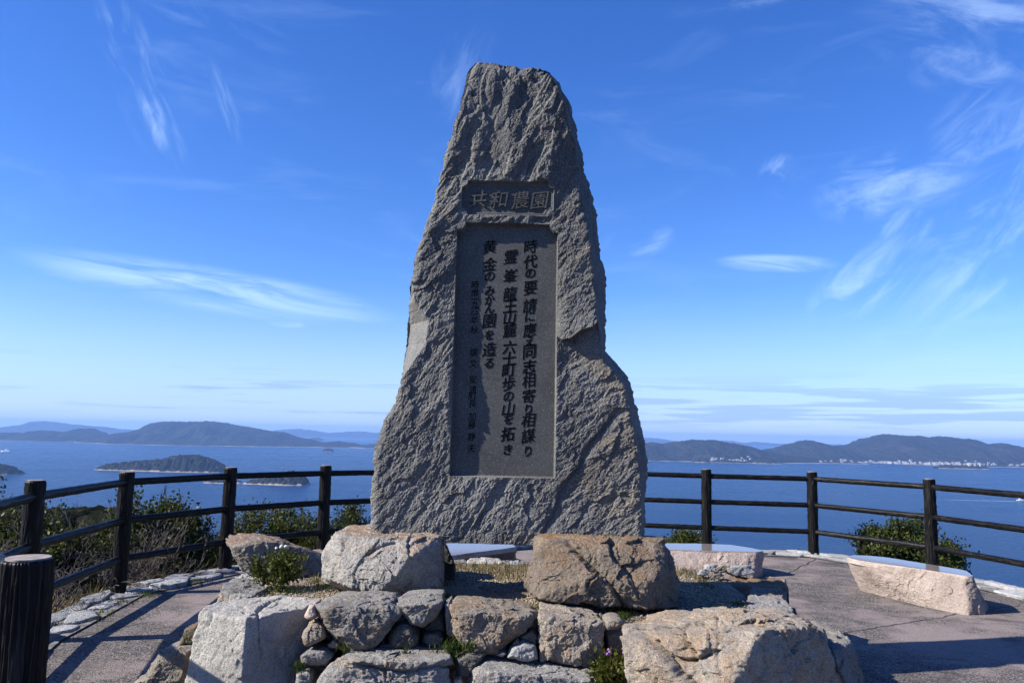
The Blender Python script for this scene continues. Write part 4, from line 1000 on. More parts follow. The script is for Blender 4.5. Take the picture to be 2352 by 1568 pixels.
def hill_mat(name, green=(0.017, 0.021, 0.015), brown=(0.042, 0.037, 0.030), scale=0.02, shore=7.0, sand=(0.50, 0.44, 0.36)):
    m, t, b = new_mat(name)
    p = t.new('ShaderNodeNewGeometry').outputs['Position']; z = t.sep(p)[2]
    n = t.noise(p, scale, 7, 0.65, 0.4); n2 = t.noise(p, scale * 6, 5, 0.7)
    c = t.mix(t.ss(n, 0.40, 0.66), green, brown)
    c = t.mix(t.ss(n2, 0.35, 0.7), [x * 0.55 for x in green], c)
    if shore:
        zz = t.math('ADD', z, t.math('MULTIPLY', t.math('SUBTRACT', t.noise(p, scale * 2.2, 6, 0.7), 0.5), shore * 5))
        c = t.mix(t.ss(zz, SEA + shore * 1.1, SEA + shore * 0.6), c, sand)
    t.l.new(c, b.inputs['Base Color']); b.inputs['Roughness'].default_value = 1.0; b.inputs['Specular IOR Level'].default_value = 0.0
    return m
def island(name, label, skyline, D, depth, nx, ny, mat, bump, kind='structure', gully=0.75, rough_scale=1.0):
    """a ridge with real width whose crest follows the skyline measured in the photograph"""
    yc = D + depth / 2
    P = np.array(hy(skyline, yc)); P = P[np.argsort(P[:, 0])]
    xs = np.linspace(P[0, 0], P[-1, 0], nx); h = np.interp(xs, P[:, 0], P[:, 2] - SEA); h = np.maximum(h, 0.0)
    kern = 1; 
    if kern > 1: h = np.convolve(np.pad(h, kern, mode='edge'), np.ones(2 * kern + 1) / (2 * kern + 1), 'valid')
    hm = h.max(); wd = depth / 2 * (np.clip(h / hm, 0.0, 1) ** 0.45 * 0.85 + 0.15)
    ts = np.linspace(-1, 1, ny)
    X = np.repeat(xs[:, None], ny, 1); Y = yc + wd[:, None] * ts[None, :]
    prof = (1 - np.abs(ts) ** 1.35)[None, :]
    q = np.stack([X, Y, X * 0], -1).reshape(-1, 3)
    g = fbm(q / (depth * 0.16) * np.array([1.2, 0.6, 1]) + len(name), 4).reshape(nx, ny)
    rg = (1 - np.abs(perlin(q / (depth * 0.22) * np.array([1.5, 0.5, 1]) + 3)) * 2).reshape(nx, ny)
    Z = h[:, None] * np.clip(prof * (1 + gully * (g * 0.7 + 0.4 * (rg - .5)) * (1 - prof) * 2.2), 0, 1.05)
    Z += bump * perlin(q / (bump * 2.2)).reshape(nx, ny) * np.minimum(1, Z / (bump * 3 + 1e-6)) + 0.6 * bump * perlin(q / (bump * 0.9) + 9).reshape(nx, ny) * np.minimum(1, Z / (bump * 3 + 1e-6))
    V = np.stack([X, Y, SEA - 0.5 + Z], -1).reshape(-1, 3)
    I = np.arange(nx * ny).reshape(nx, ny)
    Fq = np.stack([I[:-1, :-1], I[1:, :-1], I[1:, 1:], I[:-1, 1:]], -1).reshape(-1, 4)
    return tag(mesh_obj(name, V, Fq, mat), label, kind=kind)
HM1 = hill_mat('wooded_island_near', scale=0.018, shore=3.2, sand=(0.26, 0.22, 0.175)); HM2 = hill_mat('wooded_hills', scale=0.004, shore=2.6, sand=(0.26, 0.23, 0.20)); HM3 = hill_mat('far_range', scale=0.0015, shore=0)
island('island', 'wooded low island with sandy shore in the middle of the left sea', c5([(622, 350), (635, 340), (650, 325), (720, 315), (830, 305), (920, 297), (1020, 290), (1080, 272), (1180, 262), (1250, 266), (1320, 285), (1380, 312), (1420, 335), (1428, 352)]), 2700, 210, 260, 48, HM1, 5)
island('island', 'small rocky island with a white lighthouse behind the left fence', c5([(1252, 444), (1290, 432), (1330, 422), (1400, 420), (1500, 425), (1530, 440), (1570, 420), (1650, 412), (1700, 396), (1780, 374), (1830, 361), (1880, 374), (1920, 402), (1928, 430), (1942, 448)]), 2180, 110, 220, 40, HM1, 4)
island('island', 'dark wooded island cut by the left edge of the view', c5([(-400, 340), (-200, 322), (0, 319), (40, 329), (88, 350), (106, 372), (112, 384)]), 2330, 180, 140, 36, HM1, 5)
island('islet', 'tiny rocky islet before the end of the long hill island', c5([(2022, 236), (2040, 226), (2060, 220), (2080, 226), (2092, 236)]), 5600, 90, 30, 14, HM1, 3)
island('hill_island', 'long flat-topped blue island across the left strait', c5([(480, 195), (560, 185), (640, 160), (740, 130), (840, 120), (900, 98), (940, 82), (960, 65), (1020, 55), (1200, 57), (1300, 54), (1420, 64), (1500, 82), (1600, 98), (1700, 115), (1780, 122), (1860, 152), (1950, 168), (2030, 188), (2120, 178), (2200, 190), (2260, 203), (2360, 196), (2500, 200), (2700, 212)]), 6500, 1900, 380, 60, HM2, 9)
island('hill_island', 'low blue hills at the far left of the strait', c5([(-700, 120), (-300, 105), (0, 125), (60, 125), (130, 126), (170, 148), (220, 125), (270, 112), (350, 115), (430, 135), (470, 105), (515, 97), (560, 115), (640, 148), (700, 175)]), 6900, 1500, 300, 50, HM2, 9)
island('far_mountains', 'pale blue mountain range behind the far left hills', c5([(-900, 90), (-300, 80), (0, 95), (60, 105), (110, 85), (200, 80), (280, 52), (340, 65), (400, 75), (450, 72), (520, 85), (600, 85), (680, 100), (760, 105), (860, 112), (1000, 135), (1200, 150)]), 13500, 3500, 260, 40, HM3, 25)
island('far_mountains', 'faint blue mountains beyond the end of the flat-topped island', c5([(1500, 150), (1640, 122), (1700, 115), (1780, 108), (1870, 102), (1950, 110), (2030, 125), (2100, 130), (2180, 118), (2260, 118), (2352, 128), (2700, 120), (3200, 130), (3800, 140)]), 16500, 4000, 260, 40, HM3, 25)
island('islet', 'faint low island before the faint blue mountains', c5([(1920, 178), (1960, 158), (1990, 154), (2020, 166), (2035, 180)]), 11500, 700, 50, 20, HM3, 12)
island('hill_island', 'rounded wooded hills right behind the monument edge', c6([(-700, 215), (-300, 190), (50, 185), (90, 180), (150, 190), (210, 180), (320, 165), (400, 165), (470, 167), (540, 180), (620, 192), (680, 205), (730, 222), (800, 240), (900, 262), (1100, 282), (1300, 290)]), 5000, 1300, 320, 60, HM2, 9)
island('hill_island', 'middle rounded blue hill of the right coast', c6([(600, 275), (700, 255), (780, 230), (900, 200), (980, 180), (1040, 167), (1100, 178), (1160, 195), (1230, 215), (1300, 232), (1400, 255), (1600, 280)]), 5500, 1500, 260, 50, HM2, 9)
island('hill_island', 'highest blue mountain of the right coast above the town', c6([(900, 290), (1050, 262), (1200, 232), (1260, 214), (1300, 200), (1370, 180), (1450, 150), (1500, 130), (1560, 135), (1650, 142), (1720, 140), (1770, 155), (1830, 142), (1900, 150), (1960, 158), (2050, 162), (2110, 190), (2140, 195), (2200, 183), (2260, 195), (2310, 205), (2352, 215), (2600, 235), (3000, 260), (3400, 300)]), 5300, 2200, 420, 70, HM2, 10)
island('far_mountains', 'faint pale mountains behind the hills of the right coast', c6([(-900, 170), (0, 155), (100, 155), (200, 170), (300, 180), (560, 170), (640, 185), (720, 178), (800, 185), (900, 190), (1000, 195), (1200, 192), (1350, 197), (1600, 210)]), 18000, 4000, 240, 40, HM3, 28)
island('wooded_cape', 'dark little cape on the shore below the rounded hills', c6([(690, 300), (730, 282), (780, 277), (820, 284), (866, 305)]), 4950, 150, 60, 20, HM1, 4)
island('wooded_cape', 'dark long islet off the town on the right coast', c6([(1812, 328), (1850, 318), (1900, 312), (1960, 318), (2000, 310), (2060, 308), (2100, 318), (2122, 334)]), 4750, 150, 90, 20, HM1, 4)
island('wooded_cape', 'small rocky headland on the shore just right of the monument', c6([(340, 294), (365, 278), (400, 272), (425, 284), (432, 296)]), 4950, 110, 40, 16, HM1, 4)

def town():
    """single houses strung along the far right shore"""
    rg = np.random.default_rng(23)
    wall_m = simple_mat('far_house_white', (0.32, 0.315, 0.305), 0.8, 0.2, 0.1, 0.1); roof_m = simple_mat('far_roof_grey', (0.22, 0.22, 0.23), 0.8, 0.2, 0.2, 0.1)
    V = [(-.5, -.5, -2), (.5, -.5, -2), (.5, .5, -2), (-.5, .5, -2), (-.5, -.5, .6), (.5, -.5, .6), (.5, .5, .6), (-.5, .5, .6), (-.5, 0, 1), (.5, 0, 1)]
    Fs = [[0, 1, 5, 4], [1, 2, 6, 9, 5], [2, 3, 7, 6], [3, 0, 4, 8, 7], [4, 5, 9, 8], [6, 7, 8, 9]]
    me = None
    spots = [(rg.uniform(1100, 2352), 0) for _ in range(84)] + [(rg.uniform(440, 690), 0) for _ in range(22)] + [(rg.uniform(1360, 1640), 1) for _ in range(14)] + [(rg.uniform(1760, 2100), 1) for _ in range(16)]
    dg = bpy.context.evaluated_depsgraph_get()
    for x6, big in spots:
        d0 = rg.exponential(5) if not big else rg.uniform(0, 3)
        px, py = c6([(x6, 300 + (x6 - 1100) * .018 - d0)])[0]
        y0 = 5200
        if x6 < 700: y0 = 4990
        # slide back along the ray until it meets the hillside
        d = Vector(ray(px, py)); d.normalize(); org = Vector((0, 0, EYE)) + d * 4960
        ok, loc, nrm, _i, ob, _m = SC.ray_cast(dg, org, d, distance=2500)
        if not ok or loc.z > SEA + 60: continue
        sz = rg.uniform(20, 46) if big else rg.uniform(9, 20); hh = rg.uniform(8, 13) if big else rg.uniform(5, 8)
        if me is None:
            o = mesh_obj('house', V, Fs, wall_m, smooth=False, mats=[wall_m, roof_m], mat_idx=[0, 0, 0, 0, 1, 1]); me = o
        else:
            o = me.copy(); COL.objects.link(o)
        o.location = loc; o.scale = (sz, sz * rg.uniform(.5, .9), hh); o.rotation_euler.z = rg.uniform(-.4, .4)
        tag(o, 'tiny white building of the town along the far right shore', 'house', 'buildings of the far shore town')
town()

# ------------------------------------------------------------------ boats, buoy, lighthouse
WHITE = simple_mat('white_paint', (0.6, 0.6, 0.59), 0.5, 0.4, 0.05); NAVY = simple_mat('hull_paint', (0.10, 0.13, 0.2), 0.5, 0.4, 0.05)
REDP = simple_mat('red_paint', (0.45, 0.04, 0.03), 0.5, 0.4, 0.05)
FOAM = simple_mat('wake_foam', (0.20, 0.26, 0.36), 0.9, 0.1, 0.15, 0.1)
def prism(V2, z0, z1): 
    n = len(V2); V = [(*p, z0) for p in V2] + [(*p, z1) for p in V2]
    return V, [list(range(n, 2 * n)), list(range(n))[::-1]] + [[i, (i + 1) % n, n + (i + 1) % n, n + i] for i in range(n)]
def boat(px, py, L, rz, label, tall):
    p = at_z(px, py, SEA)
    r_ = thing('boat', label, 'boat', tuple(p), rz, 'white boats on the sea')
    b_ = L * .14
    hull2 = [(-.5 * L, -b_), (.2 * L, -b_), (.5 * L, 0), (.2 * L, b_), (-.5 * L, b_)]
    V, Fs = prism(hull2, -.02 * L, .11 * L); mesh_obj('hull', V, Fs, WHITE, r_, smooth=False)
    V, Fs = prism([(-.3 * L, -b_ * .7), (.12 * L, -b_ * .7), (.12 * L, b_ * .7), (-.3 * L, b_ * .7)], .11 * L, .22 * L); mesh_obj('cabin', V, Fs, WHITE, r_, smooth=False)
    V, Fs = prism([(-.12 * L, -b_ * .5), (.05 * L, -b_ * .5), (.05 * L, b_ * .5), (-.12 * L, b_ * .5)], .22 * L, (.34 if tall else .27) * L); mesh_obj('wheelhouse', V, Fs, WHITE, r_, smooth=False)
    V, Fs = prism([(-.03 * L, -.012 * L), (0, -.012 * L), (0, .012 * L), (-.03 * L, .012 * L)], .27 * L, (.55 if tall else .4) * L); mesh_obj('mast', V, Fs, WHITE, r_, smooth=False)
boat(2342, 1149, 18, R(175), 'white boat with tall wheelhouse at the right edge of the sea', True)
boat(13, 1037, 52, R(185), 'white ferry at the left edge of the sea', False)
boat(1567, 1095, 24, R(180), 'low white boat just under the top rail right of the monument', False)
def wake(px0, py0, px1, py1, w):
    a, b_ = at_z(px0, py0, SEA + .1), at_z(px1, py1, SEA + .1); n = np.array([0, 1, 0])
    o = mesh_obj('wake', [a - n * w * .3, b_ - n * w * .15, b_ + n * w * .15, a + n * w * .3], [[0, 1, 2, 3]], FOAM, smooth=False); return o
tag(wake(2333, 1151, 2170, 1147, 26), 'white wake trailing left from the right-hand boat', kind='structure')
tag(wake(5, 1038, -40, 1037, 30), 'white wake behind the ferry at the left edge', kind='structure')
p = at_z(648.5, 1077, SEA)
bu = thing('buoy', 'red channel buoy above the small lighthouse island', 'buoy', tuple(p))
V, Fs = prism([(2 * math.cos(a), 2 * math.sin(a)) for a in np.linspace(0, 6.28, 9)[:-1]], -.5, 3); mesh_obj('float', V, Fs, REDP, bu, smooth=False)
V, Fs = prism([(.9 * math.cos(a), .9 * math.sin(a)) for a in np.linspace(0, 6.28, 9)[:-1]], 3, 9); mesh_obj('tower', V, Fs, REDP, bu, smooth=False)
q_ = at_y(667.5, 1105, 2205); lh = thing('lighthouse', 'white lighthouse on the small rocky island', 'lighthouse', tuple(q_))
V, Fs = prism([(2.2 * math.cos(a), 2.2 * math.sin(a)) for a in np.linspace(0, 6.28, 13)[:-1]], -3, 11); mesh_obj('tower', V, Fs, WHITE, lh, smooth=False)
V, Fs = prism([(1.5 * math.cos(a), 1.5 * math.sin(a)) for a in np.linspace(0, 6.28, 13)[:-1]], 11, 14); mesh_obj('lantern', V, Fs, WHITE, lh, smooth=False)
V, Fs = prism([(1.9 * math.cos(a), 1.9 * math.sin(a)) for a in np.linspace(0, 6.28, 13)[:-1]], 14, 15); mesh_obj('lantern_roof', V, Fs, REDP, lh, smooth=False)

# ------------------------------------------------------------------ hillside below the lookout
edge = np.array([push(p, 0.05) for p in PLAZA_EDGE]); ea = np.arctan2(edge[:, 0] - pc[0], edge[:, 1] - pc[1]); er = np.hypot(edge[:, 0] - pc[0], edge[:, 1] - pc[1])
_o = np.argsort(ea); ea, er = ea[_o], er[_o]
def edge_r(a): return np.interp(a, np.concatenate([ea - 2 * np.pi, ea, ea + 2 * np.pi]), np.concatenate([er, er, er]))
def hill_z(x, y):
    x = np.asarray(x, float); y = np.asarray(y, float)
    a = np.arctan2(x - pc[0], y - pc[1]); d = np.hypot(x - pc[0], y - pc[1]) - edge_r(a)
    az = np.degrees(np.arctan2(x, y))
    left = sstep(-21, -25.5, az) * sstep(-150, -60, az)
    steep = -0.25 - 0.42 * np.clip(d, 0, None)
    gentle = -0.2 - 0.36 * np.clip(d, 0, 5) - 0.106 * np.clip(d - 5, 0, 360) - 0.42 * np.clip(d - 365, 0, None)
    back = -0.10 * np.clip(d, 0, None)
    isb = sstep(2, -6, y)
    z = (steep * (1 - left) + gentle * left) * (1 - isb) + back * isb
    q = np.stack([x, y, x * 0], -1)
    n = (0.5 * perlin(q * 0.05) + 0.12 * perlin(q * 0.3)) * np.clip(d * .25, 0, 1) + 3.5 * perlin(q * 0.012 + 5) * np.clip((d - 20) / 80, 0, 1)
    return np.where(d < 0.25, -0.25, z + n), d
def build_hillside():
    na = 200; ds = np.concatenate([[-0.6, 0.0], np.geomspace(0.2, 1300, 64)])
    A = np.linspace(-np.pi, np.pi, na, endpoint=False)
    AA, DD = np.meshgrid(A, ds); rr = edge_r(AA.ravel()).reshape(AA.shape) + DD
    X = pc[0] + np.sin(AA) * rr; Y = pc[1] + np.cos(AA) * rr
    Z, _ = hill_z(X.ravel(), Y.ravel()); Z = Z.reshape(X.shape); Z = np.maximum(Z, SEA - 0.6)
    V = np.stack([X, Y, Z], -1).reshape(-1, 3); I = np.arange(len(V)).reshape(len(ds), na); J = np.roll(I, -1, 1)
    Fq = np.stack([I[:-1], I[1:], J[1:], J[:-1]], -1).reshape(-1, 4)
    m, t, b = new_mat('scrub_ground')
    p = t.new('ShaderNodeNewGeometry').outputs['Position']
    n = t.noise(p, 0.6, 7, 0.65, 0.4)
    c = t.mix(t.ss(n, 0.38, 0.64), (0.030, 0.027, 0.017), (0.088, 0.070, 0.044))
    t.l.new(c, b.inputs['Base Color']); b.inputs['Roughness'].default_value = 1.0; b.inputs['Specular IOR Level'].default_value = 0.0
    tag(mesh_obj('hillside', V, Fq, m), 'scrub covered hillside falling away to the sea', kind='structure')
build_hillside()
def ground_z(x, y): return float(hill_z(np.array([x]), np.array([y]))[0][0])

# ------------------------------------------------------------------ plants
def leaf_mat(name, c0, c1, c2):
    m, t, b = new_mat(name)
    p = t.new('ShaderNodeNewGeometry'); 
    r_ = p.outputs['Random Per Island']
    c = t.mix(t.ss(r_, 0.0, 0.7), c0, c1); c = t.mix(t.ss(r_, 0.80, 1.0), c, c2)
    n = t.noise(p.outputs['Position'], 2.5, 3); c = t.mix(t.math('MULTIPLY', t.ss(n, .45, .7), .5), c, c2)
    t.l.new(c, b.inputs['Base Color']); b.inputs['Roughness'].default_value = 0.5; b.inputs['Specular IOR Level'].default_value = 0.2
    b.inputs['Subsurface Weight'].default_value = 0.0
    tr = t.new('ShaderNodeBsdfTranslucent'); t.l.new(t.mix(0.5, c, (0.10, 0.12, 0.012)), tr.inputs[0])
    mx = t.new('ShaderNodeMixShader'); mx.inputs[0].default_value = 0.22; t.l.new(b.outputs[0], mx.inputs[1]); t.l.new(tr.outputs[0], mx.inputs[2])
    t.l.new(mx.outputs[0], t.n['Material Output'].inputs[0])
    return m
LEAF_DARK = leaf_mat('evergreen_leaf', (0.012, 0.020, 0.007), (0.028, 0.039, 0.010), (0.062, 0.068, 0.015))
LEAF_MID = leaf_mat('mid_green_leaf', (0.018, 0.030, 0.008), (0.040, 0.056, 0.012), (0.080, 0.090, 0.018))
LEAF_LIGHT = leaf_mat('yellowish_leaf', (0.022, 0.033, 0.007), (0.048, 0.058, 0.010), (0.092, 0.090, 0.016))
TWIG = simple_mat('bare_twig', (0.105, 0.09, 0.078), 0.9, 0.1, 0.35, 6); TWIGD = simple_mat('dark_twig', (0.05, 0.041, 0.033), 0.9, 0.1, 0.35, 6)
def seg_mesh(segs, sides=4):
    V = []; Fs = []
    for a, b_, ra, rb in segs:
        a = np.array(a); b_ = np.array(b_); d = b_ - a; L = np.linalg.norm(d)
        if L < 1e-6: continue
        d /= L; u = np.cross(d, [0.3, 0.5, 0.8]); u /= np.linalg.norm(u); v = np.cross(d, u); k = len(V)
        for c, r_ in ((a, ra), (b_, rb)):
            for i in range(sides):
                th = 2 * math.pi * i / sides; V.append(c + r_ * (math.cos(th) * u + math.sin(th) * v))
        for i in range(sides): Fs.append([k + i, k + (i + 1) % sides, k + sides + (i + 1) % sides, k + sides + i])
    return np.array(V), Fs
def branch(rg, p, d, L, r_, depth, segs, tips, spread=0.75, ratio=0.72, kids=(2, 4), up=0.25, bend=.22):
    n = 3; q = np.array(p, float); dd = np.array(d, float)
    for i in range(n):
        dd = dd + rg.normal(size=3) * bend * .6; dd[2] += up * .15; dd /= np.linalg.norm(dd)
        q2 = q + dd * L / n; segs.append((q, q2, r_ * (1 - .25 * i / n), r_ * (1 - .25 * (i + 1) / n))); q = q2
        if depth > 0 and i > 0 and rg.random() < .6:
            nd = dd + rg.normal(size=3) * spread; nd[2] += up; nd /= np.linalg.norm(nd)
            branch(rg, q, nd, L * ratio * rg.uniform(.6, 1), r_ * .55, depth - 1, segs, tips, spread, ratio, kids, up, bend)
    if depth <= 0: tips.append((q, dd)); return
    for _ in range(rg.integers(*kids)):
        nd = dd + rg.normal(size=3) * spread; nd[2] += up; nd /= np.linalg.norm(nd)
        branch(rg, q, nd, L * ratio * rg.uniform(.75, 1.1), r_ * .62, depth - 1, segs, tips, spread, ratio, kids, up, bend)
def leaves_mesh(rg, tips, per, size, spread, upright=.3):
    n = len(tips) * per
    C = np.repeat(np.array([t_[0] for t_ in tips]), per, 0); D = np.repeat(np.array([t_[1] for t_ in tips]), per, 0)
    C = C + rg.normal(size=(n, 3)) * spread + D * rg.uniform(-1.2, .8, (n, 1)) * spread
    A = rg.normal(size=(n, 3)) + D * .8; A[:, 2] += upright; A /= np.linalg.norm(A, axis=1)[:, None]
    B = np.cross(A, rg.normal(size=(n, 3))); B /= np.linalg.norm(B, axis=1)[:, None]
    Nn = np.cross(A, B); s = size * rg.uniform(.6, 1.25, (n, 1))
    v0 = C; v1 = C + A * s * .5 + B * s * .26 + Nn * s * .07; v2 = C + A * s; v3 = C + A * s * .5 - B * s * .26 + Nn * s * .07
    V = np.stack([v0, v1, v2, v3], 1).reshape(-1, 3)
    I = np.arange(n) * 4
    return V, np.stack([I, I + 1, I + 2, I + 3], -1)
def shrub(name, label, x, y, top, width, seed, mat, group, leaf=0.055, per=16, stems=6, cat='shrub', sc=1.0, dens=1.0):
    rg = np.random.default_rng(seed); zb = ground_z(x, y); H = top - zb
    root = thing(name, label, cat, (x, y, zb), 0, group)
    segs, tips = [], []
    for i in range(stems):
        a = rg.uniform(0, 6.28); r_ = rg.uniform(0, .18) * width
        d = np.array([math.cos(a) * .45 * width / H, math.sin(a) * .45 * width / H, 1.0]); d /= np.linalg.norm(d)
        branch(rg, (math.cos(a) * r_, math.sin(a) * r_, -.05), d, H * .42 * rg.uniform(.8, 1.05), .022 * H ** .5, 3, segs, tips, .55, .66, (2, 4), .3)
    T_ = np.array([t_[0] for t_ in tips]); s = np.array([width / 2 / np.percentile(np.abs(T_[:, 0]), 94), width / 2 / np.percentile(np.abs(T_[:, 1]), 94), H / (np.percentile(T_[:, 2], 99) + .03)])
    segs = [(np.array(a) * s, np.array(b_) * s, ra, rb) for a, b_, ra, rb in segs]; tips = [(p * s, d) for p, d in tips]
    # inner growth so the crown has depth
    extra = []
    for p, d in tips:
        for _ in range(int(2 * dens)):
            k = rg.uniform(.35, .95); extra.append((np.array([p[0] * k, p[1] * k, p[2] * rg.uniform(.35, 1)]), d))
    V, Fs = seg_mesh(segs); mesh_obj('stems', V, Fs, TWIGD, root, smooth=False)
    V, Fq = leaves_mesh(rg, tips + extra, per, leaf, leaf * 1.15); mesh_obj('crown', V, Fq, mat, root, smooth=False)
    return root
def bare(name, label, x, y, top, width, seed, group, mat=None, stems=4, depth=4, r0=0.010, cat='bare shrub'):
    rg = np.random.default_rng(seed); zb = ground_z(x, y); H = top - zb
    root = thing(name, label, cat, (x, y, zb), 0, group); segs, tips = [], []
    for i in range(stems):
        a = rg.uniform(0, 6.28); d = np.array([math.cos(a) * .5 * width / H, math.sin(a) * .5 * width / H, 1.0]); d /= np.linalg.norm(d)
        branch(rg, (0.05 * math.cos(a), .05 * math.sin(a), -.05), d, H * .38, r0 * H ** .5, depth, segs, tips, .5, .68, (2, 3), .2, .3)
    T_ = np.array([t_[0] for t_ in tips]); s = np.array([width / 2 / np.percentile(np.abs(T_[:, 0]), 95), width / 2 / np.percentile(np.abs(T_[:, 1]), 95), H / T_[:, 2].max()])
    V, Fs = seg_mesh([(np.array(a) * s, np.array(b_) * s, max(ra, .0022), max(rb, .002)) for a, b_, ra, rb in segs])
    mesh_obj('branches', V, Fs, mat or TWIG, root, smooth=False)
    return root
def spot(px, y): return at_y(px, 1000, y)[0], y
EG = 'evergreen shrubs outside the fence'; BG = 'leafless shrubs outside the fence'
def zt(px, py, y): return at_y(px, py, y)[2]
for px, py, y, w, sd, m_, lab in (
        (372, 1135, 10.0, 1.35, 1, LEAF_DARK, 'dense dark evergreen shrub between the second and third posts from the left corner'),
        (432, 1180, 10.6, 1.0, 2, LEAF_DARK, 'lower evergreen shrub leaning to the right beside the dense dark one'),
        (330, 1190, 9.4, 0.9, 3, LEAF_DARK, 'small evergreen shrub at the foot of the dense dark shrub'),
        (30, 1105, 9.0, 1.3, 4, LEAF_DARK, 'evergreen shrub at the left edge of the view behind the fence corner'),
        (150, 1228, 8.6, 1.0, 5, LEAF_LIGHT, 'yellow green shrub among bare twigs behind the left fence'),
        (225, 1205, 10.2, 1.0, 6, LEAF_DARK, 'thin dark evergreen shrub before the wooded headland'),
        (640, 1166, 12.6, 1.0, 7, LEAF_LIGHT, 'sunlit yellow green shrub between fence posts left of the monument'),
        (700, 1170, 12.8, 1.0, 8, LEAF_LIGHT, 'sunlit shrub behind the last fence post left of the monument'),
        (800, 1160, 12.9, 1.1, 9, LEAF_DARK, 'dark green shrub against the left side of the monument'),
        (740, 1200, 12.3, 0.8, 10, LEAF_DARK, 'low dark shrub at the foot of the last post left of the monument'),
        (480, 1245, 9.9, 0.8, 11, LEAF_LIGHT, 'low grassy shrub behind the leaning boulder and kerb'),
        (1556, 1218, 13.2, 0.75, 12, LEAF_LIGHT, 'small round yellow green bush just right of the monument'),
        (2058, 1186, 11.3, 0.72, 13, LEAF_MID, 'tall glossy bush behind the fence above the right bench'),
        (2130, 1240, 10.9, 0.58, 14, LEAF_MID, 'lower half of glossy bush around the right fence post'),
        (2000, 1215, 11.5, 0.32, 15, LEAF_MID, 'slender side bush left of the tall glossy bush')):
    x, yy = spot(px, y)
    shrub('evergreen_shrub', lab, x, yy, zt(px, py, y), w, sd, m_, EG, leaf=0.05, per=20)
k = 0
names = ['leafless shrub with dark trunk rising above the rail left of the second post', 'pale leafless shrub with fanned stems in front of the dense evergreen', 'thin leafless shrub against the sea between two posts', 'leafless thicket bush at the far left behind the corner post',
         'tangled grey bush under the middle rail at the left', 'tangled grey bush beside the second post', 'low tangled bare bush near the dry grass', 'wispy bare shrub right of the third post', 'bare shrub in front of the wooded headland', 'bare reddish bush between the corner post and the headland',
         'spreading bare bush low behind the kerb', 'grey bare bush close to the dry grass bank']
for (px, py, y, w, st, dp) in ((325, 1105, 10.4, .9, 2, 4), (362, 1165, 8.9, 1.3, 7, 3), (470, 1155, 11.0, 1.1, 3, 4), (110, 1185, 8.0, 1.3, 6, 4), (190, 1200, 8.4, 1.6, 7, 4), (250, 1195, 8.8, 1.4, 6, 4), (170, 1270, 7.6, 1.3, 7, 4), (560, 1190, 12.2, 1.0, 4, 4), (270, 1145, 11, 1.2, 4, 4), (150, 1150, 10, 1.4, 5, 4), (400, 1230, 9.2, 1.2, 6, 4), (225, 1255, 8.2, 1.5, 7, 4)):
    x, yy = spot(px, y); bare('bare_shrub', names[k], x, yy, zt(px, py, y), w, 40 + k, BG, TWIG if k in (1, 4, 6, 10) else TWIGD if k in (0, 9) else TWIG, st, dp, 0.0085); k += 1

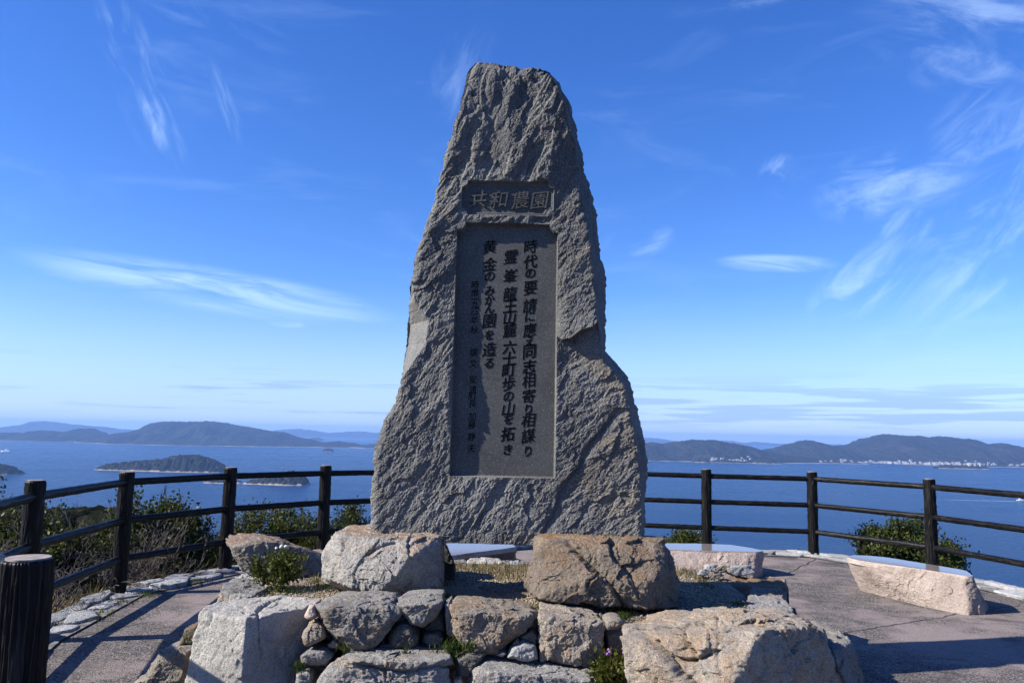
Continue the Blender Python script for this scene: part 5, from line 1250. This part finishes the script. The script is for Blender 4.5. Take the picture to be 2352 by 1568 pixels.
def blades(n, fn, h, w, rg, curve=.5):
    V = []; 
    P = np.array([fn() for _ in range(n)]); a = rg.uniform(0, 6.28, n); H = h * rg.uniform(.5, 1.3, n); ln = rg.uniform(.1, 1, n) * curve * H
    D = np.stack([np.cos(a), np.sin(a), a * 0], -1); S_ = np.stack([-np.sin(a), np.cos(a), a * 0], -1) * w
    up = np.array([0, 0, 1.])
    m_ = P + D * ln[:, None] * .3 + up * (H * .6)[:, None]; t_ = P + D * ln[:, None] + up * H[:, None] * .95
    V = np.stack([P - S_ * .5, P + S_ * .5, m_ + S_ * .4, m_ - S_ * .4, t_], 1).reshape(-1, 3); I = np.arange(n) * 5
    Fs = [f for i in I for f in ([i, i + 1, i + 2, i + 3], [i + 3, i + 2, i + 4])]
    return V, Fs
def ground_cover():
    rg = np.random.default_rng(77)
    dry = leaf_mat('dry_grass_blade', (0.13, 0.092, 0.036), (0.22, 0.16, 0.075), (0.075, 0.08, 0.02))
    green = leaf_mat('green_grass_blade', (0.022, 0.045, 0.008), (0.048, 0.078, 0.013), (0.085, 0.098, 0.02))
    fpts = np.array(FENCE)
    def outside():
        i = rg.integers(2, 5); t_ = rg.random(); p = fpts[i] * (1 - t_) + fpts[i + 1] * t_; v = p - pc; v /= np.linalg.norm(v)
        p = p + v * (0.25 + abs(rg.normal()) * .55); return (p[0], p[1], ground_z(p[0], p[1]) - .02)
    V, Fs = blades(5200, outside, 0.33, 0.012, rg, .9)
    tag(mesh_obj('dry_grass', V, Fs, dry, smooth=False), 'dry straw coloured grass on the bank outside the left fence', kind='stuff')
    # green tufts: on the mound and in the joints
    cl = [(*at_z(*c3([(1450, 640)])[0], .56)[:2], .56, .16), (*at_z(*c3([(1080, 690)])[0], .56)[:2], .56, .12), (*at_z(*c2([(1430, 785)])[0], .575)[:2], .575, .09), (*at_z(*c2([(640, 720)])[0], .575)[:2], .575, .10), (*at_z(*c2([(860, 725)])[0], .575)[:2], .575, .06),
          (*at_z(*c4([(740, 85)])[0], .5)[:2], .5, .17), (*at_z(*c4([(1175, 365)])[0], .56)[:2], .56, .08), (*at_z(*c4([(560, 375)])[0], .57)[:2], .57, .07), (*at_z(*c4([(1000, 398)])[0], .575)[:2], .575, .06), (*at_z(*c4([(850, 150)])[0], .5)[:2], .5, .16), (*at_z(*c4([(930, 300)])[0], .53)[:2], .53, .12),
          (*at_z(*c2([(1900, 830)])[0], .575)[:2], .575, .07), (*at_z(*c2([(500, 730)])[0], .575)[:2], .575, .07), (*at_z(*c2([(2160, 772)])[0], .57)[:2], .57, .05), (*at_z(*c3([(1370, 385)])[0], .46)[:2], .46, .1)]
    def mnd():
        c = cl[rg.integers(0, len(cl))]; a = rg.uniform(0, 6.28); r_ = abs(rg.normal()) * c[3] * .7; return (c[0] + math.cos(a) * r_, c[1] + math.sin(a) * r_, c[2] - .01)
    V, Fs = blades(2600, mnd, 0.036, 0.005, rg, 1.1)
    jt = [(c2([(890, 1040)])[0], 4.38, .07), (c8([(1190, 400)])[0], 4.36, .07), (c8([(360, 395)])[0], 4.38, .03), (c8([(-5, 530)])[0], 4.36, .04), (c8([(1335, 385)])[0], 4.33, .03), (c8([(820, 418)])[0], 4.34, .02), (c3([(150, 1165)])[0], 4.6, .04), (c3([(1195, 1430)])[0], 4.36, .03)]
    def jn():
        q, y, s = jt[rg.choice(len(jt), p=[.28, .28, .08, .08, .08, .04, .08, .08])]; p = at_y(*q, y); return tuple(p + rg.normal(size=3) * s * np.array([.6, .2, .35]))
    V2, F2 = blades(480, jn, 0.034, 0.005, rg, 1.2); k_ = len(V)
    Fs = Fs + [[i + k_ for i in f] for f in F2]; V = np.vstack([V, V2])
    kp = [(-3.3, 6.6), (-3.42, 7.1), (-3.45, 7.5), (-3.2, 8.2), (-3.0, 8.6), (-2.62, 9.2)]
    kp = [at_z(x, y, 0.0)[:2] for x, y in ((210, 1412), (185, 1425), (268, 1388), (120, 1440), (330, 1368), (450, 1340), (540, 1310))]
    def kb():
        c = kp[rg.integers(0, len(kp))]; return (c[0] + rg.normal() * .09, c[1] + rg.normal() * .06, 0.0)
    V2, F2 = blades(700, kb, 0.05, 0.006, rg, .9); k_ = len(V); Fs = Fs + [[i + k_ for i in f] for f in F2]; V = np.vstack([V, V2])
    tag(mesh_obj('grass', V, Fs, green, smooth=False), 'short green grass tufts on the mound and in the joints', kind='stuff')
    # short brown grass behind the boulders
    def back():
        while True:
            x, y = rg.uniform(-1.4, 1.5), rg.uniform(5.7, 7.0)
            if perlin(np.array([[x * 1.3, y * 1.3, 2.0]]))[0] > -.2: return (x, y, mound_z(y) - .01)
    V, Fs = blades(5000, back, 0.05, 0.005, rg, .9)
    tag(mesh_obj('brown_grass', V, Fs, leaf_mat('brown_grass_blade', (0.10, 0.072, 0.03), (0.16, 0.12, 0.052), (0.072, 0.078, 0.02)), smooth=False), 'short brownish grass on the mound behind the boulders', kind='stuff')
    # gravel
    n = 9000; X = rg.uniform(-1.7, 2.0, n); Yv = 4.55 + rg.random(n) ** 1.3 * 2.3
    dn = fbm(np.stack([X * 1.1, Yv * 1.1, X * 0], -1) + 2, 3); keep = (dn > -0.25) & (X < 1.45 + .10 * (Yv - 4.6)) & (X > -1.5 - .12 * (Yv - 4.6)) & (Yv > 4.72); X, Yv = X[keep], Yv[keep]; n = len(X)
    s = rg.uniform(.004, .011, (n, 1, 3)) * np.array([1, 1, .75])
    O = np.array([(1, 0, 0), (-1, 0, 0), (0, 1, 0), (0, -1, 0), (0, 0, 1), (0, 0, -1)], float)[None] * s + rg.normal(size=(n, 6, 3)) * .0015
    th = rg.uniform(0, 6.28, n); O2 = O.copy(); O2[..., 0] = O[..., 0] * np.cos(th)[:, None] - O[..., 1] * np.sin(th)[:, None]; O2[..., 1] = O[..., 0] * np.sin(th)[:, None] + O[..., 1] * np.cos(th)[:, None]
    base = np.stack([X, Yv, mound_z(Yv) + 0.018 * fbm(np.stack([X * 1.6, Yv * 1.6, X * 0], -1) + 4, 4) + .003], -1)
    V = (O2 + base[:, None]).reshape(-1, 3); Fo = np.array([(0, 2, 4), (2, 1, 4), (1, 3, 4), (3, 0, 4), (2, 0, 5), (1, 2, 5), (3, 1, 5), (0, 3, 5)])
    Fq = (Fo[None] + (np.arange(n) * 6)[:, None, None]).reshape(-1, 3)
    gm, t, b = new_mat('gravel_pebble'); r_ = t.new('ShaderNodeNewGeometry').outputs['Random Per Island']
    c = t.mix(t.ss(r_, 0, .6), (0.14, 0.105, 0.068), (0.30, 0.24, 0.165)); c = t.mix(t.ss(r_, .85, 1), c, (0.40, 0.37, 0.33)); t.l.new(c, b.inputs['Base Color']); b.inputs['Roughness'].default_value = .85
    tag(mesh_obj('gravel', V, Fq, gm, smooth=False), 'tan gravel scattered over the mound', kind='stuff')
ground_cover()

def weed(name, label, base, H, W, seed, mat, flower_col, nfl, fl_size, group=None, puff=False):
    rg = np.random.default_rng(seed); root = thing(name, label, 'wild plant', tuple(base), 0, group); segs, tips = [], []
    for i in range(9):
        a = rg.uniform(0, 6.28); d = np.array([math.cos(a) * W / H * .5, math.sin(a) * W / H * .5, 1]); d /= np.linalg.norm(d)
        branch(rg, (0, 0, -.01), d, H * .45, .004, 2, segs, tips, .45, .6, (2, 3), .35)
    T_ = np.array([t_[0] for t_ in tips]); s = np.array([W / 2 / np.abs(T_[:, 0]).max(), W / 2 / np.abs(T_[:, 1]).max(), H / T_[:, 2].max()])
    tips = [(p * s, d) for p, d in tips]
    V, Fs = seg_mesh([(np.array(a) * s, np.array(b_) * s, ra, rb) for a, b_, ra, rb in segs], 3); mesh_obj('stems', V, Fs, mat, root, smooth=False)
    low = [(p * np.array([k1, k1, k2]), d) for p, d in tips for k1, k2 in ((.9, .5), (.8, .3), (1, .8))]
    V, Fq = leaves_mesh(rg, low, 6, .035, .02); mesh_obj('leaves', V, Fq, mat, root, smooth=False)
    fm = simple_mat(name + '_flower', flower_col, .8, .1, .15, 40)
    bv, bf = cube_sphere(4)
    order = np.argsort(-np.array([t_[0][2] for t_ in tips]))[:nfl * 2:2]
    for j in order:
        p = tips[j][0]; nz = bv * fl_size * (1 + .25 * rg.normal(size=(len(bv), 1)))
        mesh_obj('flower', nz, bf, fm, root, loc=p + np.array([0, 0, fl_size * .6]), smooth=False)
weed('flowering_weed', 'green weed with white seed heads beside the leaning boulder', at_z(*c3([(985, 650)])[0], .555), .27, .36, 5, LEAF_LIGHT, (0.5, 0.49, 0.46), 5, .009)
weed('purple_flower_plant', 'purple flowered plant growing at the foot of the wall', at_y(*c2([(1850, 1270)])[0], 4.24), .18, .20, 6, LEAF_LIGHT, (0.26, 0.13, 0.34), 8, .008)
def woods():
    rg = np.random.default_rng(9); bv, bf = cube_sphere(4); Vs, Fs = [], []; n = 0
    m = hill_mat('woodland_crowns', (0.010, 0.014, 0.008), (0.030, 0.026, 0.019), 0.06, 0)
    for _ in range(2600):
        a = R(rg.uniform(-46, -23)); d = 90 * (385 / 90) ** rg.random() if rg.random() < .45 else rg.uniform(150, 390)
        x, y = math.sin(a) * d, math.cos(a) * d; z = ground_z(x, y)
        r_ = rg.uniform(0.9, 2.2) * (0.7 + d / 500); v = bv * (1 + .28 * perlin(bv * 1.8 + rg.uniform(0, 50)) + .14 * rg.normal(size=len(bv)))[:, None] * r_ * np.array([1, 1, .8])
        Vs.append(v + np.array([x, y, z + r_ * .35])); Fs.append(bf + n); n += len(bv)
    tag(mesh_obj('woodland', np.concatenate(Vs), np.concatenate(Fs), m), 'far dark woods covering the headland at the left', kind='stuff')
woods()

# ------------------------------------------------------------------ haze: one closed box of thin air
def haze():
    L = 24600; z0, z1 = SEA - 1.5, 110
    V = [(-L, -L, z0), (L, -L, z0), (L, L, z0), (-L, L, z0), (-L, -L, z1), (L, -L, z1), (L, L, z1), (-L, L, z1)]
    Fs = [[0, 3, 2, 1], [4, 5, 6, 7], [0, 1, 5, 4], [1, 2, 6, 5], [2, 3, 7, 6], [3, 0, 4, 7]]
    m = bpy.data.materials.new('haze_air'); m.use_nodes = True; t = NT(m.node_tree); t.n.clear()
    v = t.new('ShaderNodeVolumePrincipled'); v.inputs['Color'].default_value = (0.29, 0.52, 1.0, 1); v.inputs['Density'].default_value = 6.2e-5; v.inputs['Anisotropy'].default_value = 0.1
    o_ = t.new('ShaderNodeOutputMaterial'); t.l.new(v.outputs[0], o_.inputs['Volume'])
    tag(mesh_obj('haze', V, Fs, m, smooth=False), 'thin blue air over the sea', kind='stuff')
haze()
